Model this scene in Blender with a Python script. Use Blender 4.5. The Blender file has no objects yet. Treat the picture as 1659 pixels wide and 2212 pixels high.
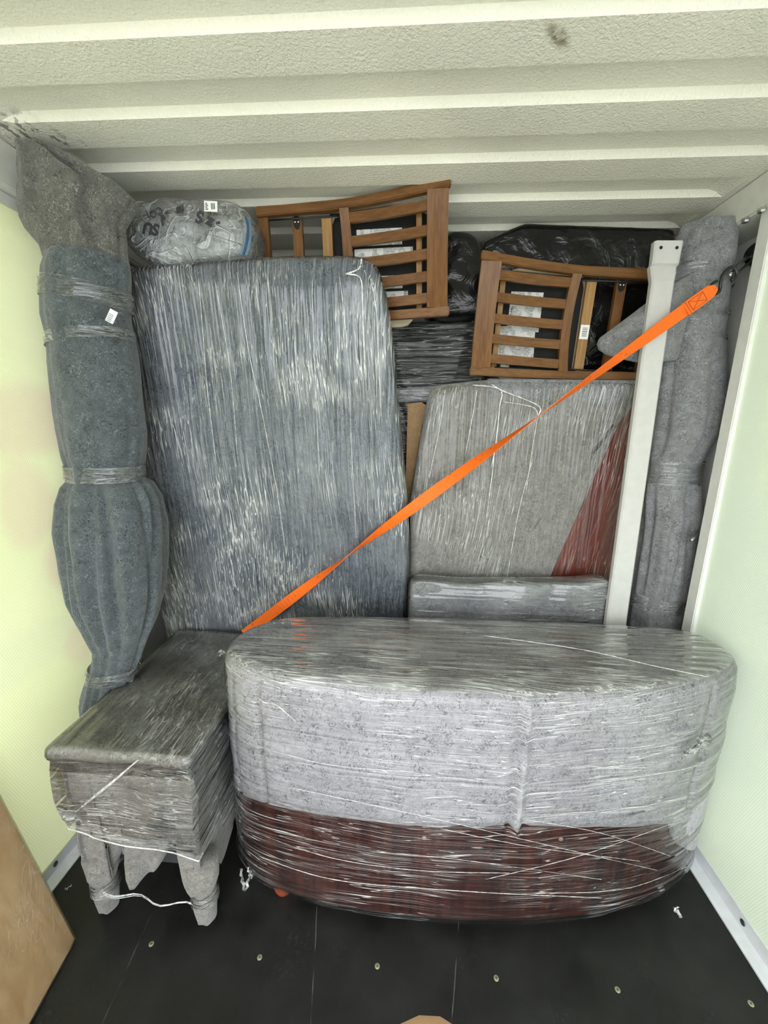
import bpy, bmesh, math, random
from mathutils import Vector, Matrix, noise as mnoise

# ------------------------------------------------------------------ camera
S = bpy.context.scene
COL = S.collection
IMW, IMH, FPX = 1659, 2212, 850.0
PITCH, YAW, ROLL = math.radians(12.359), math.radians(3.599), math.radians(0.828)
EYE = Vector((0, 0, 1.6))
cp, sp, cw, sw, cr, sr = (math.cos(PITCH), math.sin(PITCH), math.cos(YAW), math.sin(YAW), math.cos(ROLL), math.sin(ROLL))
_B = Matrix(((1, 0, 0), (0, 0, -1), (0, 1, 0)))
_Y = Matrix(((cw, sw, 0), (-sw, cw, 0), (0, 0, 1)))
_P = Matrix(((1, 0, 0), (0, cp, -sp), (0, sp, cp)))
_R = Matrix(((cr, -sr, 0), (sr, cr, 0), (0, 0, 1)))
CM = _R @ _B @ _P @ _Y                      # world -> camera (x right, y down, z forward)
cam = bpy.data.objects.new('camera', bpy.data.cameras.new('camera'))
COL.objects.link(cam)
cam.data.sensor_fit = 'HORIZONTAL'
cam.data.sensor_width = 36
cam.data.lens = FPX * 36 / IMW
cam.data.clip_start = 0.01
_m = Matrix((CM[0], -CM[1], -CM[2])).transposed().to_4x4()
_m.translation = EYE
cam.matrix_world = _m
S.camera = cam

# ------------------------------------------------------------------ sky, sun, exposure
world = bpy.data.worlds.new('overcast_sky')
S.world = world
world.use_nodes = True
_wn = world.node_tree.nodes['Background']
_wn.inputs[0].default_value = (0.93, 0.97, 1.0, 1)
_wn.inputs[1].default_value = 4.2
sun = bpy.data.objects.new('sun', bpy.data.lights.new('sun', 'SUN'))
COL.objects.link(sun)
sun.data.energy = 1.0
sun.data.angle = math.radians(6)
sun.data.color = (1.0, 0.95, 0.78)
sun.rotation_euler = Vector((0.75, -0.35, -0.62)).to_track_quat('-Z', 'Y').to_euler()
S.view_settings.view_transform = 'Standard'
S.view_settings.look = 'None'
S.view_settings.gamma = 1.0
S.view_settings.use_curve_mapping = False
S.view_settings.exposure = 0.33
S.cycles.max_bounces = 5
S.cycles.diffuse_bounces = 3
S.cycles.glossy_bounces = 2
S.cycles.transmission_bounces = 2
S.cycles.transparent_max_bounces = 8
S.cycles.adaptive_threshold = 0.03

# ------------------------------------------------------------------ helpers: pixels of the photograph to points on real planes
def ray(x, y):
    return CM.transposed() @ Vector(((x - IMW / 2) / FPX, (y - IMH / 2) / FPX, 1))
def on_y(x, y, Y):
    d = ray(x, y); return EYE + d * (Y / d.y)
def on_z(x, y, Z):
    d = ray(x, y); return EYE + d * ((Z - EYE.z) / d.z)
def on_x(x, y, X):
    d = ray(x, y); return EYE + d * (X / d.x)

class Frame:
    """plane with origin O, axes U, V and normal N towards the door"""
    def __init__(s, O, U, V):
        s.O = Vector(O); s.U = Vector(U).normalized(); s.V = Vector(V).normalized(); s.N = s.U.cross(s.V).normalized()
    def pt(s, u, v, d=0):
        return s.O + s.U * u + s.V * v + s.N * d
    def px(s, x, y):
        d = ray(x, y); k = (s.O - EYE).dot(s.N) / d.dot(s.N)
        p = EYE + d * k - s.O
        return (p.dot(s.U), p.dot(s.V))
def vertical(Y, lean=0.0):
    """upright plane, front at depth Y on the floor; lean < 0 tips its top to the door"""
    return Frame((0, Y, 0), (1, 0, 0), (0, lean, 1))

# ------------------------------------------------------------------ helpers: objects
def base_loc(parent):
    return parent.matrix_world.translation if parent else Vector()
LOC = {}
def mesh_obj(name, verts, faces, mat, parent=None, smooth=True, fixn=True):
    me = bpy.data.meshes.new(name)
    me.from_pydata([tuple(v) for v in verts], [], faces)
    if fixn:
        bm = bmesh.new(); bm.from_mesh(me)
        bmesh.ops.recalc_face_normals(bm, faces=bm.faces); bm.to_mesh(me); bm.free()
    if smooth:
        me.polygons.foreach_set('use_smooth', [True] * len(me.polygons))
    me.materials.append(mat)
    o = bpy.data.objects.new(name, me)
    COL.objects.link(o)
    if parent:
        o.parent = parent
        o.location = -LOC.get(parent, Vector())
        LOC[o] = Vector()
    return o
def tag(o, label, cat, group=None, kind=None):
    if label: o['label'] = label
    if cat: o['category'] = cat
    if group: o['group'] = group
    if kind: o['kind'] = kind
    return o
def thing(name, loc, label, cat, group=None):
    e = bpy.data.objects.new(name, None)
    COL.objects.link(e)
    e.empty_display_size = 0.05
    e.location = loc
    LOC[e] = Vector(loc)
    return tag(e, label, cat, group)
def struct(o):
    o['kind'] = 'structure'; return o

def loft(rings, closed=True, cap0=True, cap1=True):
    n = len(rings[0]); v = [p for r in rings for p in r]; f = []
    for i in range(len(rings) - 1):
        for j in range(n if closed else n - 1):
            k = (j + 1) % n
            f.append((i * n + j, i * n + k, (i + 1) * n + k, (i + 1) * n + j))
    if closed and cap0: f.append(tuple(range(n - 1, -1, -1)))
    if closed and cap1: f.append(tuple((len(rings) - 1) * n + j for j in range(n)))
    return v, f
class MB:
    """collects simple solids into ONE mesh"""
    def __init__(s): s.v = []; s.f = []
    def add(s, v, f):
        o = len(s.v); s.v += [Vector(p) for p in v]; s.f += [tuple(i + o for i in t) for t in f]; return s
    def box(s, lo, hi):
        x0, y0, z0 = lo; x1, y1, z1 = hi
        return s.add([(x0, y0, z0), (x1, y0, z0), (x1, y1, z0), (x0, y1, z0), (x0, y0, z1), (x1, y0, z1), (x1, y1, z1), (x0, y1, z1)],
                     [(0, 3, 2, 1), (4, 5, 6, 7), (0, 1, 5, 4), (1, 2, 6, 5), (2, 3, 7, 6), (3, 0, 4, 7)])
    def tube(s, pts, r, n=8, cap=True):
        pts = [Vector(p) for p in pts]; rings = []; up = None
        for i, p in enumerate(pts):
            d = (pts[min(i + 1, len(pts) - 1)] - pts[max(i - 1, 0)]).normalized()
            if up is None: up = d.orthogonal().normalized()
            up = (up - d * up.dot(d)).normalized(); w = d.cross(up)
            rr = r[i] if isinstance(r, (list, tuple)) else r
            rings.append([p + (up * math.cos(a) + w * math.sin(a)) * rr for a in (2 * math.pi * k / n for k in range(n))])
        return s.add(*loft(rings, True, cap, cap))
    def build(s, name, mat, parent=None, smooth=False, bevel=0):
        o = mesh_obj(name, s.v, s.f, mat, parent, smooth)
        if bevel:
            bm = bmesh.new(); bm.from_mesh(o.data)
            bmesh.ops.bevel(bm, geom=[e for e in bm.edges if e.is_manifold and e.calc_face_angle(0) > 0.5], offset=bevel, segments=2, affect='EDGES', clamp_overlap=True)
            bm.to_mesh(o.data); bm.free()
        return o
def catmull(pts, n, closed=True):
    P = [Vector(p) for p in pts]; m = len(P); out = []
    segs = m if closed else m - 1
    for i in range(segs):
        g = lambda k: P[k % m] if closed else P[max(0, min(m - 1, k))]
        a, b, c, d = g(i - 1), g(i), g(i + 1), g(i + 2)
        for k in range(8):
            t = k / 8
            out.append(0.5 * ((2 * b) + (c - a) * t + (2 * a - 5 * b + 4 * c - d) * t * t + (3 * b - a - 3 * c + d) * t ** 3))
    if not closed: out.append(P[-1])
    return resample(out, n, closed)
def resample(P, n, closed=True):
    P = [Vector(p) for p in P]; Q = P + [P[0]] if closed else P
    L = [0]
    for a, b in zip(Q, Q[1:]): L.append(L[-1] + (b - a).length)
    out = []; j = 0
    for i in range(n):
        t = L[-1] * i / (n if closed else n - 1)
        while j < len(Q) - 2 and L[j + 1] < t: j += 1
        s = (t - L[j]) / max(L[j + 1] - L[j], 1e-9)
        out.append(Q[j].lerp(Q[j + 1], min(1, s)))
    return out
def round_poly(pts, r, n):
    P = [Vector(p) for p in pts]; out = []; m = len(P)
    for i in range(m):
        a, b, c = P[i - 1], P[i], P[(i + 1) % m]
        rr = r[i] if isinstance(r, (list, tuple)) else r
        d1 = min(rr, (a - b).length * .45); d2 = min(rr, (c - b).length * .45)
        p, q = b + (a - b).normalized() * d1, b + (c - b).normalized() * d2
        for k in range(7):
            t = k / 6; out.append(p.lerp(b, t).lerp(b.lerp(q, t), t))
    return resample(out, n)
def offset2(P, d):
    """grow a closed 2D outline by d"""
    m = len(P); area = sum(P[i - 1].x * P[i].y - P[i].x * P[i - 1].y for i in range(m)); sg = 1 if area > 0 else -1
    out = []
    for i in range(m):
        t = (P[(i + 1) % m] - P[i - 1]).normalized()
        out.append(P[i] + Vector((t.y, -t.x)) * (sg * d))
    return out
def pillow(name, outline, fr, t, r, mat, parent=None, off=0.0, amp=0.0, freq=3.0, rings=9, seed=0.0, bulge=0.0):
    """slab with a rounded front rim and a gently uneven front, front plane = fr"""
    base = [Vector(p) for p in outline]; R = []
    def ring(P2, d, k):
        out = []
        for p in P2:
            q = fr.pt(p.x, p.y, d)
            if amp or bulge:
                w = amp * mnoise.noise(Vector((q.x * freq + seed, q.y * freq, q.z * freq))) + amp * .4 * mnoise.noise(Vector((q.x * freq * 3.1, seed + q.y * freq * 3, q.z * freq * 3.1)))
                q = q + fr.N * (w * k + bulge * k)
            out.append(q)
        return out
    o0 = offset2(base, off)
    R.append(ring(o0, -t, 0)); R.append(ring(o0, -t * .6, .3)); R.append(ring(o0, -r + off, .6))
    for k in range(1, 5):
        a = math.pi / 2 * k / 4
        R.append(ring(offset2(base, off - r * (1 - math.cos(a))), off - r * (1 - math.sin(a)), 1 if k > 2 else .8))
    inner = offset2(base, off - r); c = sum(inner, Vector((0, 0))) / len(inner)
    for k in range(1, rings):
        s = 1 - k / rings
        R.append(ring([c + (p - c) * s for p in inner], off, 1 + (0 if not bulge else (1 - s * s))))
    v, f = loft(R, True, True, False)
    n = len(base); v.append(ring([c], off, 1 + (1 if bulge else 0))[0])
    for j in range(n): f.append(((len(R) - 1) * n + j, (len(R) - 1) * n + (j + 1) % n, len(v) - 1))
    return mesh_obj(name, v, f, mat, parent)
def ribbon(pts, widths, th):
    """flat band: pts list of (point, width vector)"""
    rings = []
    for i, (p, wv) in enumerate(pts):
        a = pts[min(i + 1, len(pts) - 1)][0] - pts[max(i - 1, 0)][0]
        n = a.cross(wv).normalized() * th / 2; w = wv * .5
        rings.append([p + w + n, p - w + n, p - w - n, p + w - n])
    return loft(rings)
def disc(c, nrm, r, h, n=14):
    c = Vector(c); nrm = Vector(nrm).normalized(); u = nrm.orthogonal().normalized(); w = nrm.cross(u)
    ring = lambda d, q: [c + nrm * d + (u * math.cos(2 * math.pi * k / n) + w * math.sin(2 * math.pi * k / n)) * q for k in range(n)]
    return loft([ring(0, r), ring(h * .6, r), ring(h, r * .8)])

# ------------------------------------------------------------------ helpers: node materials
class NM:
    def __init__(s, name):
        s.m = bpy.data.materials.new(name); s.m.use_nodes = True; s.t = s.m.node_tree; s.t.nodes.clear()
        s.out = s.t.nodes.new('ShaderNodeOutputMaterial'); s.tc = s.t.nodes.new('ShaderNodeTexCoord').outputs['Object']
    def n(s, typ, ins=None, **kw):
        nd = s.t.nodes.new('ShaderNode' + typ)
        for k, v in kw.items(): setattr(nd, k, v)
        for k, v in (ins or {}).items():
            i = nd.inputs[k]
            if isinstance(v, bpy.types.NodeSocket): s.t.links.new(v, i)
            elif isinstance(v, bpy.types.Node): s.t.links.new(v.outputs[0], i)
            else: i.default_value = (*v, 1) if isinstance(v, tuple) and len(v) == 3 and i.type == 'RGBA' else v
        return nd
    def noise(s, scale, detail=2.0, dist=0.0, sc=(1, 1, 1), rot=(0, 0, 0), loc=(0, 0, 0), rough=.5):
        c = s.tc
        if sc != (1, 1, 1) or rot != (0, 0, 0) or loc != (0, 0, 0):
            if rot != (0, 0, 0): c = s.n('Mapping', {0: c, 2: rot}).outputs[0]
            c = s.n('Mapping', {0: c, 1: loc, 3: sc}).outputs[0]
        return s.n('TexNoise', {'Vector': c, 'Scale': scale, 'Detail': detail, 'Distortion': dist, 'Roughness': rough}).outputs[0]
    def ramp(s, v, a, b, c0=0.0, c1=1.0):
        return s.n('MapRange', {0: v, 1: a, 2: b, 3: c0, 4: c1}, interpolation_type='SMOOTHSTEP').outputs[0]
    def math(s, op, a, b=0.0, c=None):
        d = {0: a, 1: b}
        nd = s.n('Math', d, operation=op); return nd.outputs[0]
    def mix(s, f, a, b, typ='MIX'):
        nd = s.n('Mix', None, data_type='RGBA', blend_type=typ)
        for k, v in ((0, f), (6, a), (7, b)):
            i = nd.inputs[k]
            if isinstance(v, bpy.types.NodeSocket): s.t.links.new(v, i)
            else: i.default_value = (*v, 1) if isinstance(v, tuple) and len(v) == 3 else v
        return nd.outputs[2]
    def bump(s, h, strength=.3, dist=.002):
        return s.n('Bump', {'Height': h, 'Strength': strength, 'Distance': dist}).outputs[0]
    def done(s, sh):
        s.t.links.new(sh if isinstance(sh, bpy.types.NodeSocket) else sh.outputs[0], s.out.inputs[0]); return s.m
    def principled(s, col, rough=.5, bump=None, metal=0.0, spec=.5, **kw):
        d = {'Base Color': col, 'Roughness': rough, 'Metallic': metal, 'Specular IOR Level': spec}
        if bump is not None: d['Normal'] = bump
        d.update(kw)
        return s.n('BsdfPrincipled', d)
def worm(N, scale, seed, w, dist=.8):
    """thin curly lines, like loose fibres"""
    v = N.noise(scale, 1.5, dist, loc=(seed, seed * .7, seed * 1.3))
    d = N.math('ABSOLUTE', N.math('SUBTRACT', v, .5))
    return N.ramp(d, 0, w, 1, 0)

def felt(name, col, dark=.45, light=1.8, tint=None):
    N = NM(name); c = Vector(col)
    big = N.ramp(N.noise(5, 2), .3, .7, .92, 1.08)
    mid = N.ramp(N.noise(45, 3), .3, .7, .9, 1.1)
    k = N.math('MULTIPLY', big, mid)
    b = N.n('VectorMath', {0: tuple(c), 'Scale': k}, operation='SCALE').outputs[0]
    gate = N.ramp(N.noise(28, 2, loc=(3, 1, 7)), .3, .65)
    gate2 = N.ramp(N.noise(30, 2, loc=(13, 4, 2)), .3, .65)
    b = N.mix(N.math('MULTIPLY', worm(N, 80, 5, .06), N.math('MULTIPLY', gate, 1.0)), b, tuple(c * dark))
    b = N.mix(N.math('MULTIPLY', worm(N, 100, 11, .04), N.math('MULTIPLY', gate2, .85)), b, tuple(c * light))
    if tint: b = N.mix(N.ramp(N.noise(2.2, 2, loc=(4, 9, 1)), .45, .65, 0, .6), b, tint)
    nb = N.bump(N.noise(200, 1), .5, .003)
    return N.done(N.principled(b, .95, nb, spec=.1, **{'Sheen Weight': .25, 'Sheen Roughness': .6}))
def film(name, sc, rot=(0, 0, 0), haze=.05, streak=.65, rough=.08, fine=1.0, gain=1.0, thin=.032, base=.2, tint=(.93, .94, .93)):
    """clear stretch film: sc = how fast the pulled wrinkles change along x, y, z"""
    N = NM(name)
    # a slow sideways drift so that the pull lines are not ruled
    dr = N.noise(1.6, 1.0, loc=(2, 5, 3))
    c = N.n('VectorMath', {0: N.tc, 1: N.n('VectorMath', {0: N.n('CombineXYZ', {0: dr, 1: dr, 2: dr}).outputs[0], 'Scale': .10}, operation='SCALE').outputs[0]}, operation='ADD').outputs[0]
    if rot != (0, 0, 0): c = N.n('Mapping', {0: c, 2: rot}).outputs[0]
    def tx(k, d, l): return N.n('TexNoise', {'Vector': N.n('Mapping', {0: c, 1: (l, l, l), 3: tuple(q * k for q in sc)}).outputs[0], 'Scale': 1.0, 'Detail': d, 'Roughness': .6}).outputs[0]
    s1, s2, s3 = tx(1, 1, 0), tx(.35, 1, 7), tx(1.7, 0, 3)
    patch = N.ramp(N.noise(3.4, 2, loc=(1, 8, 4)), .40, .62)
    patch2 = N.ramp(N.noise(6.5, 1, loc=(6, 2, 9)), .42, .60)
    def hair(v, w): return N.ramp(N.math('ABSOLUTE', N.math('SUBTRACT', v, .5)), 0, w, 1, 0)
    line = N.math('MAXIMUM', hair(s1, thin), N.math('MULTIPLY', hair(s3, thin * 1.1), patch2))
    line = N.math('MAXIMUM', line, N.math('MULTIPLY', hair(s2, thin * .4), .9))
    line = N.math('MULTIPLY', line, N.math('ADD', N.math('MULTIPLY', patch, 1 - base), base))  # pale hairs: bunched film, plus wrinkle highlights painted in as diffuse white
    c0 = c; c = N.tc                                             # the relief follows the same pull without the drift
    h = N.math('ADD', tx(.8, 0, 0), N.math('MULTIPLY', tx(.3, 0, 7), 2.2))
    c = c0
    nb = N.bump(h, 1.0, .005)
    fr = N.n('Fresnel', {'IOR': 1.5, 'Normal': nb}).outputs[0]
    gf = N.math('MINIMUM', N.math('MULTIPLY', fr, gain), .9)
    gl = N.n('BsdfGlossy', {'Color': (1, 1, 1), 'Roughness': rough, 'Normal': nb})
    df = N.n('MixShader', {0: .35, 1: N.n('BsdfDiffuse', {'Color': tint}).outputs[0], 2: N.n('BsdfTranslucent', {'Color': tint}).outputs[0]})
    hz = N.math('ADD', N.math('MULTIPLY', N.math('ADD', N.math('MULTIPLY', patch2, .8), .2), haze), N.math('MULTIPLY', line, streak))
    a = N.n('MixShader', {0: hz, 1: N.n('BsdfTransparent', {'Color': (1, 1, 1)}).outputs[0], 2: df.outputs[0]})
    return N.done(N.n('MixShader', {0: gf, 1: a.outputs[0], 2: gl.outputs[0]}))
def plain(name, col, rough=.5, metal=0.0, var=.08, scale=30, bump=.1, spec=.5):
    N = NM(name); k = N.ramp(N.noise(scale, 3), .3, .7, 1 - var, 1 + var)
    b = N.n('VectorMath', {0: col, 'Scale': k}, operation='SCALE').outputs[0]
    return N.done(N.principled(b, rough, N.bump(N.noise(scale * 6, 2), bump, .001), metal, spec))
def wood(name, cols, sc, rough=.45, spec=.4, fine=3.0):
    N = NM(name)
    a = N.ramp(N.noise(1, 3, .4, sc=sc), .3, .7); b = N.ramp(N.noise(1, 3, .2, sc=tuple(q * fine for q in sc), loc=(5, 3, 1)), .35, .68)
    c = N.mix(a, cols[0], cols[1]); c = N.mix(N.math('MULTIPLY', b, .6), c, cols[2])
    return N.done(N.principled(c, rough, N.bump(b, .15, .001), spec=spec))

M = {}
M['felt_grey'] = felt('felt_grey', (.20, .203, .21), .45, 2.0)
M['felt_desk'] = felt('felt_desk', (.33, .322, .34), .25, 1.5)
M['felt_warm'] = felt('felt_warm', (.185, .177, .163), .45, 1.9)
M['felt_blue'] = felt('felt_blue', (.074, .086, .093), .38, 2.4)
M['felt_slate'] = felt('felt_slate', (.100, .117, .138), .4, 2.2)
M['felt_brown'] = felt('felt_brown', (.105, .102, .092), .4, 2.8)
M['film_side'] = film('film_side', (2.6, 2.6, 105), haze=.015, streak=.95, thin=.014, base=.08, gain=.8)
M['film_top'] = film('film_top', (3, 120, 120), rot=(0, 0, .06), haze=.12, streak=.75, thin=.04, base=.35, gain=1.7)  # raised haze and streaks paint the roof's reflection into the sheet's colour
M['film_upright'] = film('film_upright', (150, 40, 2.2), rot=(0, .05, 0), haze=.05, streak=.9, thin=.036, base=.24)
M['film_slant'] = film('film_slant', (130, 40, 2.4), rot=(0, -.14, 0), haze=.01, streak=.7, thin=.026, base=.22, gain=.55)
M['film_box'] = film('film_box', (75, 5, 60), haze=.07, streak=.45, thin=.028, gain=1.1)
M['film_dark'] = film('film_dark', (5, 5, 110), haze=.0, streak=.55, gain=.45, thin=.035, base=.4)
M['film_band'] = film('film_band', (14, 14, 170), haze=.05, streak=.5, thin=.05, base=.4)
def edge_mat():
    N = NM('film_edge')
    g = N.n('MixShader', {0: .35, 1: N.n('BsdfDiffuse', {'Color': (.9, .91, .9)}).outputs[0], 2: N.n('BsdfGlossy', {'Roughness': .12}).outputs[0]})
    return N.done(N.n('MixShader', {0: N.ramp(N.noise(60, 2), .35, .65, .25, .8), 1: N.n('BsdfTransparent').outputs[0], 2: g.outputs[0]}))
M['film_edge'] = edge_mat()
M['black'] = plain('black_fabric', (.010, .010, .009), .8, var=.2)
M['black_metal'] = plain('black_metal', (.012, .012, .012), .35)
M['steel'] = plain('steel', (.55, .56, .56), .25, 1.0)
M['dark_steel'] = plain('dark_steel', (.09, .10, .11), .35, .8)
M['white_paint'] = plain('white_paint', (.80, .80, .76), .4, var=.03)
M['frame_paint'] = plain('frame_paint', (.72, .72, .66), .5, var=.04)
M['bar_paint'] = plain('bar_paint', (.55, .54, .53), .38, var=.03)
M['alu'] = plain('alu_strip', (.74, .76, .79), .35, var=.06, scale=18)
M['paper'] = plain('paper', (.85, .85, .83), .7, var=.03)
M['ink'] = plain('ink', (.03, .03, .035), .6)
M['mdf'] = wood('mdf', ((.36, .22, .105), (.42, .27, .13), (.30, .18, .08)), (40, 40, 40), .7)
M['cream'] = plain('cream_ply', (.62, .52, .36), .5)
M['foot_red'] = plain('foot_red', (.26, .055, .02), .35)

# ------------------------------------------------------------------ the setting
XL, XR = -1.198, 1.086            # inner edges of the floor strips
ZC = 2.394                        # underside of the roof
Y0, Y1 = -0.7, 2.6
def ceil_mat():
    N = NM('roof_paint')
    c = (.83, .81, .72)
    big = N.ramp(N.noise(2.5, 2), .3, .7, .95, 1.04)
    b = N.n('VectorMath', {0: c, 'Scale': big}, operation='SCALE').outputs[0]
    P = N.n('SeparateXYZ', {0: N.tc})
    def spot(cx, cy, rx, ry, ang):
        v = N.n('VectorMath', {0: N.tc, 1: (cx, cy, 0)}, operation='SUBTRACT').outputs[0]
        v = N.n('Mapping', {0: v, 2: (0, 0, ang)}).outputs[0]
        v = N.n('Mapping', {0: v, 3: (1 / rx, 1 / ry, 0)}).outputs[0]
        return N.ramp(N.n('VectorMath', {0: v}, operation='LENGTH').outputs[1], .25, 1.0, 1, 0)
    s = on_z(1205, 78, ZC)
    st = N.math('MULTIPLY', spot(s.x, s.y, .055, .022, -.75), N.ramp(N.noise(60, 3), .3, .6, .3, 1))
    b = N.mix(N.math('MULTIPLY', st, .85), b, (.16, .12, .05))
    s = on_z(45, 290, ZC)
    st = N.math('MULTIPLY', spot(s.x + .02, s.y, .20, .09, -.5), N.ramp(N.noise(70, 3, sc=(1, .5, 1)), .52, .6))
    b = N.mix(N.math('MULTIPLY', st, .8), b, (.13, .13, .13))
    nb = N.bump(N.noise(135, 2, .6), .6, .005)
    return N.done(N.principled(b, .5, nb, spec=.35))
def build_ceiling():
    y_edge, pitch, flat, sl, dep = 0.991, 0.218, 0.105, 0.011, 0.020
    prof = []                                         # (y, depth)
    k = -8
    while y_edge + k * pitch < Y1:
        a = y_edge + k * pitch
        for y, d in ((a, 0), (a + flat, 0), (a + flat + sl, dep), (a + pitch - sl, dep)):
            prof.append((y, d))
        k += 1
    prof = [p for p in prof if Y0 <= p[0] <= Y1]
    xs = [XL - .12, -1.13, -1.10, -1.07, 1.0, 1.03, 1.06, XR + .17]; ks = [0, 0, .55, 1, 1, .55, 0, 0]
    v = [Vector((x, y, ZC + d * kx)) for y, d in prof for x, kx in zip(xs, ks)]
    n = len(xs); f = [(i * n + j, i * n + j + 1, (i + 1) * n + j + 1, (i + 1) * n + j) for i in range(len(prof) - 1) for j in range(n - 1)]
    top = len(v)
    v += [Vector((xs[0], prof[0][0], ZC + .05)), Vector((xs[-1], prof[0][0], ZC + .05)), Vector((xs[-1], prof[-1][0], ZC + .05)), Vector((xs[0], prof[-1][0], ZC + .05))]
    f.append((top, top + 1, top + 2, top + 3))
    struct(mesh_obj('ceiling', v, f, ceil_mat(), None, smooth=False, fixn=False))
build_ceiling()

def floor_mat():
    N = NM('black_ply')
    k = N.ramp(N.noise(6, 4), .35, .75, .7, 1.5)
    b = N.n('VectorMath', {0: (.0105, .0105, .010), 'Scale': k}, operation='SCALE').outputs[0]
    dust = N.math('MULTIPLY', N.ramp(N.noise(3.5, 5, loc=(1, 2, 0)), .5, .75), N.ramp(N.noise(90, 3), .5, .7))
    b = N.mix(N.math('MULTIPLY', dust, .12), b, (.3, .3, .28))
    P = N.n('SeparateXYZ', {0: N.tc})
    for (x0, y0), (x1, y1) in (((684, 1975), (675, 2145)), ((990, 2005), (975, 2212)), ((333, 1960), (221, 2212))):
        p, q = on_z(x0, y0, 0), on_z(x1, y1, 0); d = (q - p).normalized(); nx, ny = -d.y, d.x
        e = N.math('SUBTRACT', N.math('ADD', N.math('MULTIPLY', P.outputs[0], nx), N.math('MULTIPLY', P.outputs[1], ny)), p.x * nx + p.y * ny)
        e = N.math('ABSOLUTE', N.math('ADD', e, N.math('MULTIPLY', N.math('SUBTRACT', N.noise(9, 2), .5), .006)))
        l = N.math('MULTIPLY', N.ramp(e, .0005, .0016, 1, 0), N.ramp(N.noise(14, 3), .4, .65))
        b = N.mix(N.math('MULTIPLY', l, .35), b, (.35, .35, .32))
    wv = N.math('MULTIPLY', N.math('SINE', N.math('MULTIPLY', P.outputs[0], 1100)), N.math('SINE', N.math('MULTIPLY', P.outputs[1], 1100)))
    return N.done(N.principled(b, N.ramp(N.noise(8, 3), .3, .7, .42, .62), N.bump(wv, .12, .0006), spec=.4))
fl = struct(MB().box((XL - .12, Y0, -.03), (XR + .17, Y1, 0)).build('floor', floor_mat()))
M['screw'] = plain('screw_zinc', (.36, .35, .22), .4, .3)
for i, (x, y) in enumerate(((327, 2039), (561, 2068), (815, 2087), (1072, 2113), (1334, 2138), (1622, 2168))):
    c = on_z(x, y, 0)
    sc = mesh_obj('screw', *disc((c.x, c.y, 0), (0, 0, 1), .0075, .0012), M['screw'], fl)
    m = MB(); a = i * 1.1
    for d in (0, math.pi / 2):
        u = Vector((math.cos(a + d), math.sin(a + d), 0)) * .004; w = Vector((-u.y, u.x, 0)) * .22; z = Vector((c.x, c.y, .0013))
        m.add([z - u - w, z + u - w, z + u + w, z - u + w], [(0, 1, 2, 3)])
    m.build('screw_slot', M['dark_steel'], sc)

def tarp_mat(name, col, blot, side):
    N = NM(name)
    b = N.mix(N.ramp(N.noise(1.3, 2), .3, .75), col[0], col[1])
    P = N.n('SeparateXYZ', {0: N.tc})
    # print on the outside of the sheet showing through as soft smudges
    for (cy, cz, ry, rz, f, cc) in blot:
        dy = N.math('MULTIPLY', N.math('SUBTRACT', P.outputs[1], cy), 1 / ry); dz = N.math('MULTIPLY', N.math('SUBTRACT', P.outputs[2], cz), 1 / rz)
        d = N.math('SQRT', N.math('ADD', N.math('MULTIPLY', dy, dy), N.math('MULTIPLY', dz, dz)))
        d = N.math('ADD', d, N.math('MULTIPLY', N.math('SUBTRACT', N.noise(7, 2), .5), .5))
        b = N.mix(N.ramp(d, .55, 1.1, f, 0), b, cc)
    wv = N.math('ADD', N.math('SINE', N.math('MULTIPLY', P.outputs[2], 1500)), N.math('SINE', N.math('ADD', N.math('MULTIPLY', P.outputs[1], 900), N.math('MULTIPLY', P.outputs[2], 300))))
    nb = N.bump(N.math('ADD', N.math('MULTIPLY', wv, .25), N.noise(4, 2)), .25, .002)
    d = N.n('BsdfDiffuse', {'Color': b, 'Normal': nb}); t = N.n('BsdfTranslucent', {'Color': b, 'Normal': nb})
    g = N.n('BsdfGlossy', {'Color': (1, 1, 1), 'Roughness': .4, 'Normal': nb})
    a = N.n('MixShader', {0: .105, 1: d.outputs[0], 2: t.outputs[0]})
    return N.done(N.n('MixShader', {0: .03, 1: a.outputs[0], 2: g.outputs[0]}))
def sheet(name, X, y0, y1, z0, z1, mat, sag, seed):
    ny, nz = 40, 40; v = []
    for i in range(ny + 1):
        for j in range(nz + 1):
            y = y0 + (y1 - y0) * i / ny; z = z0 + (z1 - z0) * j / nz
            e = min(1, 4 * min(i, ny - i) / ny) * min(1, 4 * min(j, nz - j) / nz)
            v.append(Vector((X + sag * e * (.6 + mnoise.noise(Vector((seed, y * 2.2, z * 1.4)))), y, z)))
    f = [(i * (nz + 1) + j, (i + 1) * (nz + 1) + j, (i + 1) * (nz + 1) + j + 1, i * (nz + 1) + j + 1) for i in range(ny) for j in range(nz)]
    return struct(mesh_obj(name, v, f, mat, None, fixn=False))
TL, TR = -1.232, 1.124
yel = ((.75, .79, .45), (.81, .83, .54)); grn = ((.66, .74, .60), (.72, .78, .60))
pink = (.72, .58, .44)
sheet('wall_left', TL, Y0, 1.40, .06, 2.26, tarp_mat('tarp_left', yel, (
    (1.25, 1.60, .30, .13, .55, pink), (1.18, 1.33, .12, .16, .5, pink), (1.27, 1.10, .09, .12, .55, pink), (1.1, .85, .35, .10, .35, (.70, .72, .50)), (1.28, .78, .08, .10, .4, pink)), -1), -.012, 3.0)
sheet('wall_right', TR, Y0, 1.47, .06, 2.29, tarp_mat('tarp_right', grn, (
    (1.2, 1.75, .2, .5, .35, (.80, .86, .50)), (1.0, .75, .5, .2, .3, (.66, .72, .60)), (.95, 1.35, .25, .12, .25, (.68, .74, .60)), (1.25, 1.1, .15, .15, .3, (.68, .74, .60))), 1), .012, 8.0)
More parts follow.
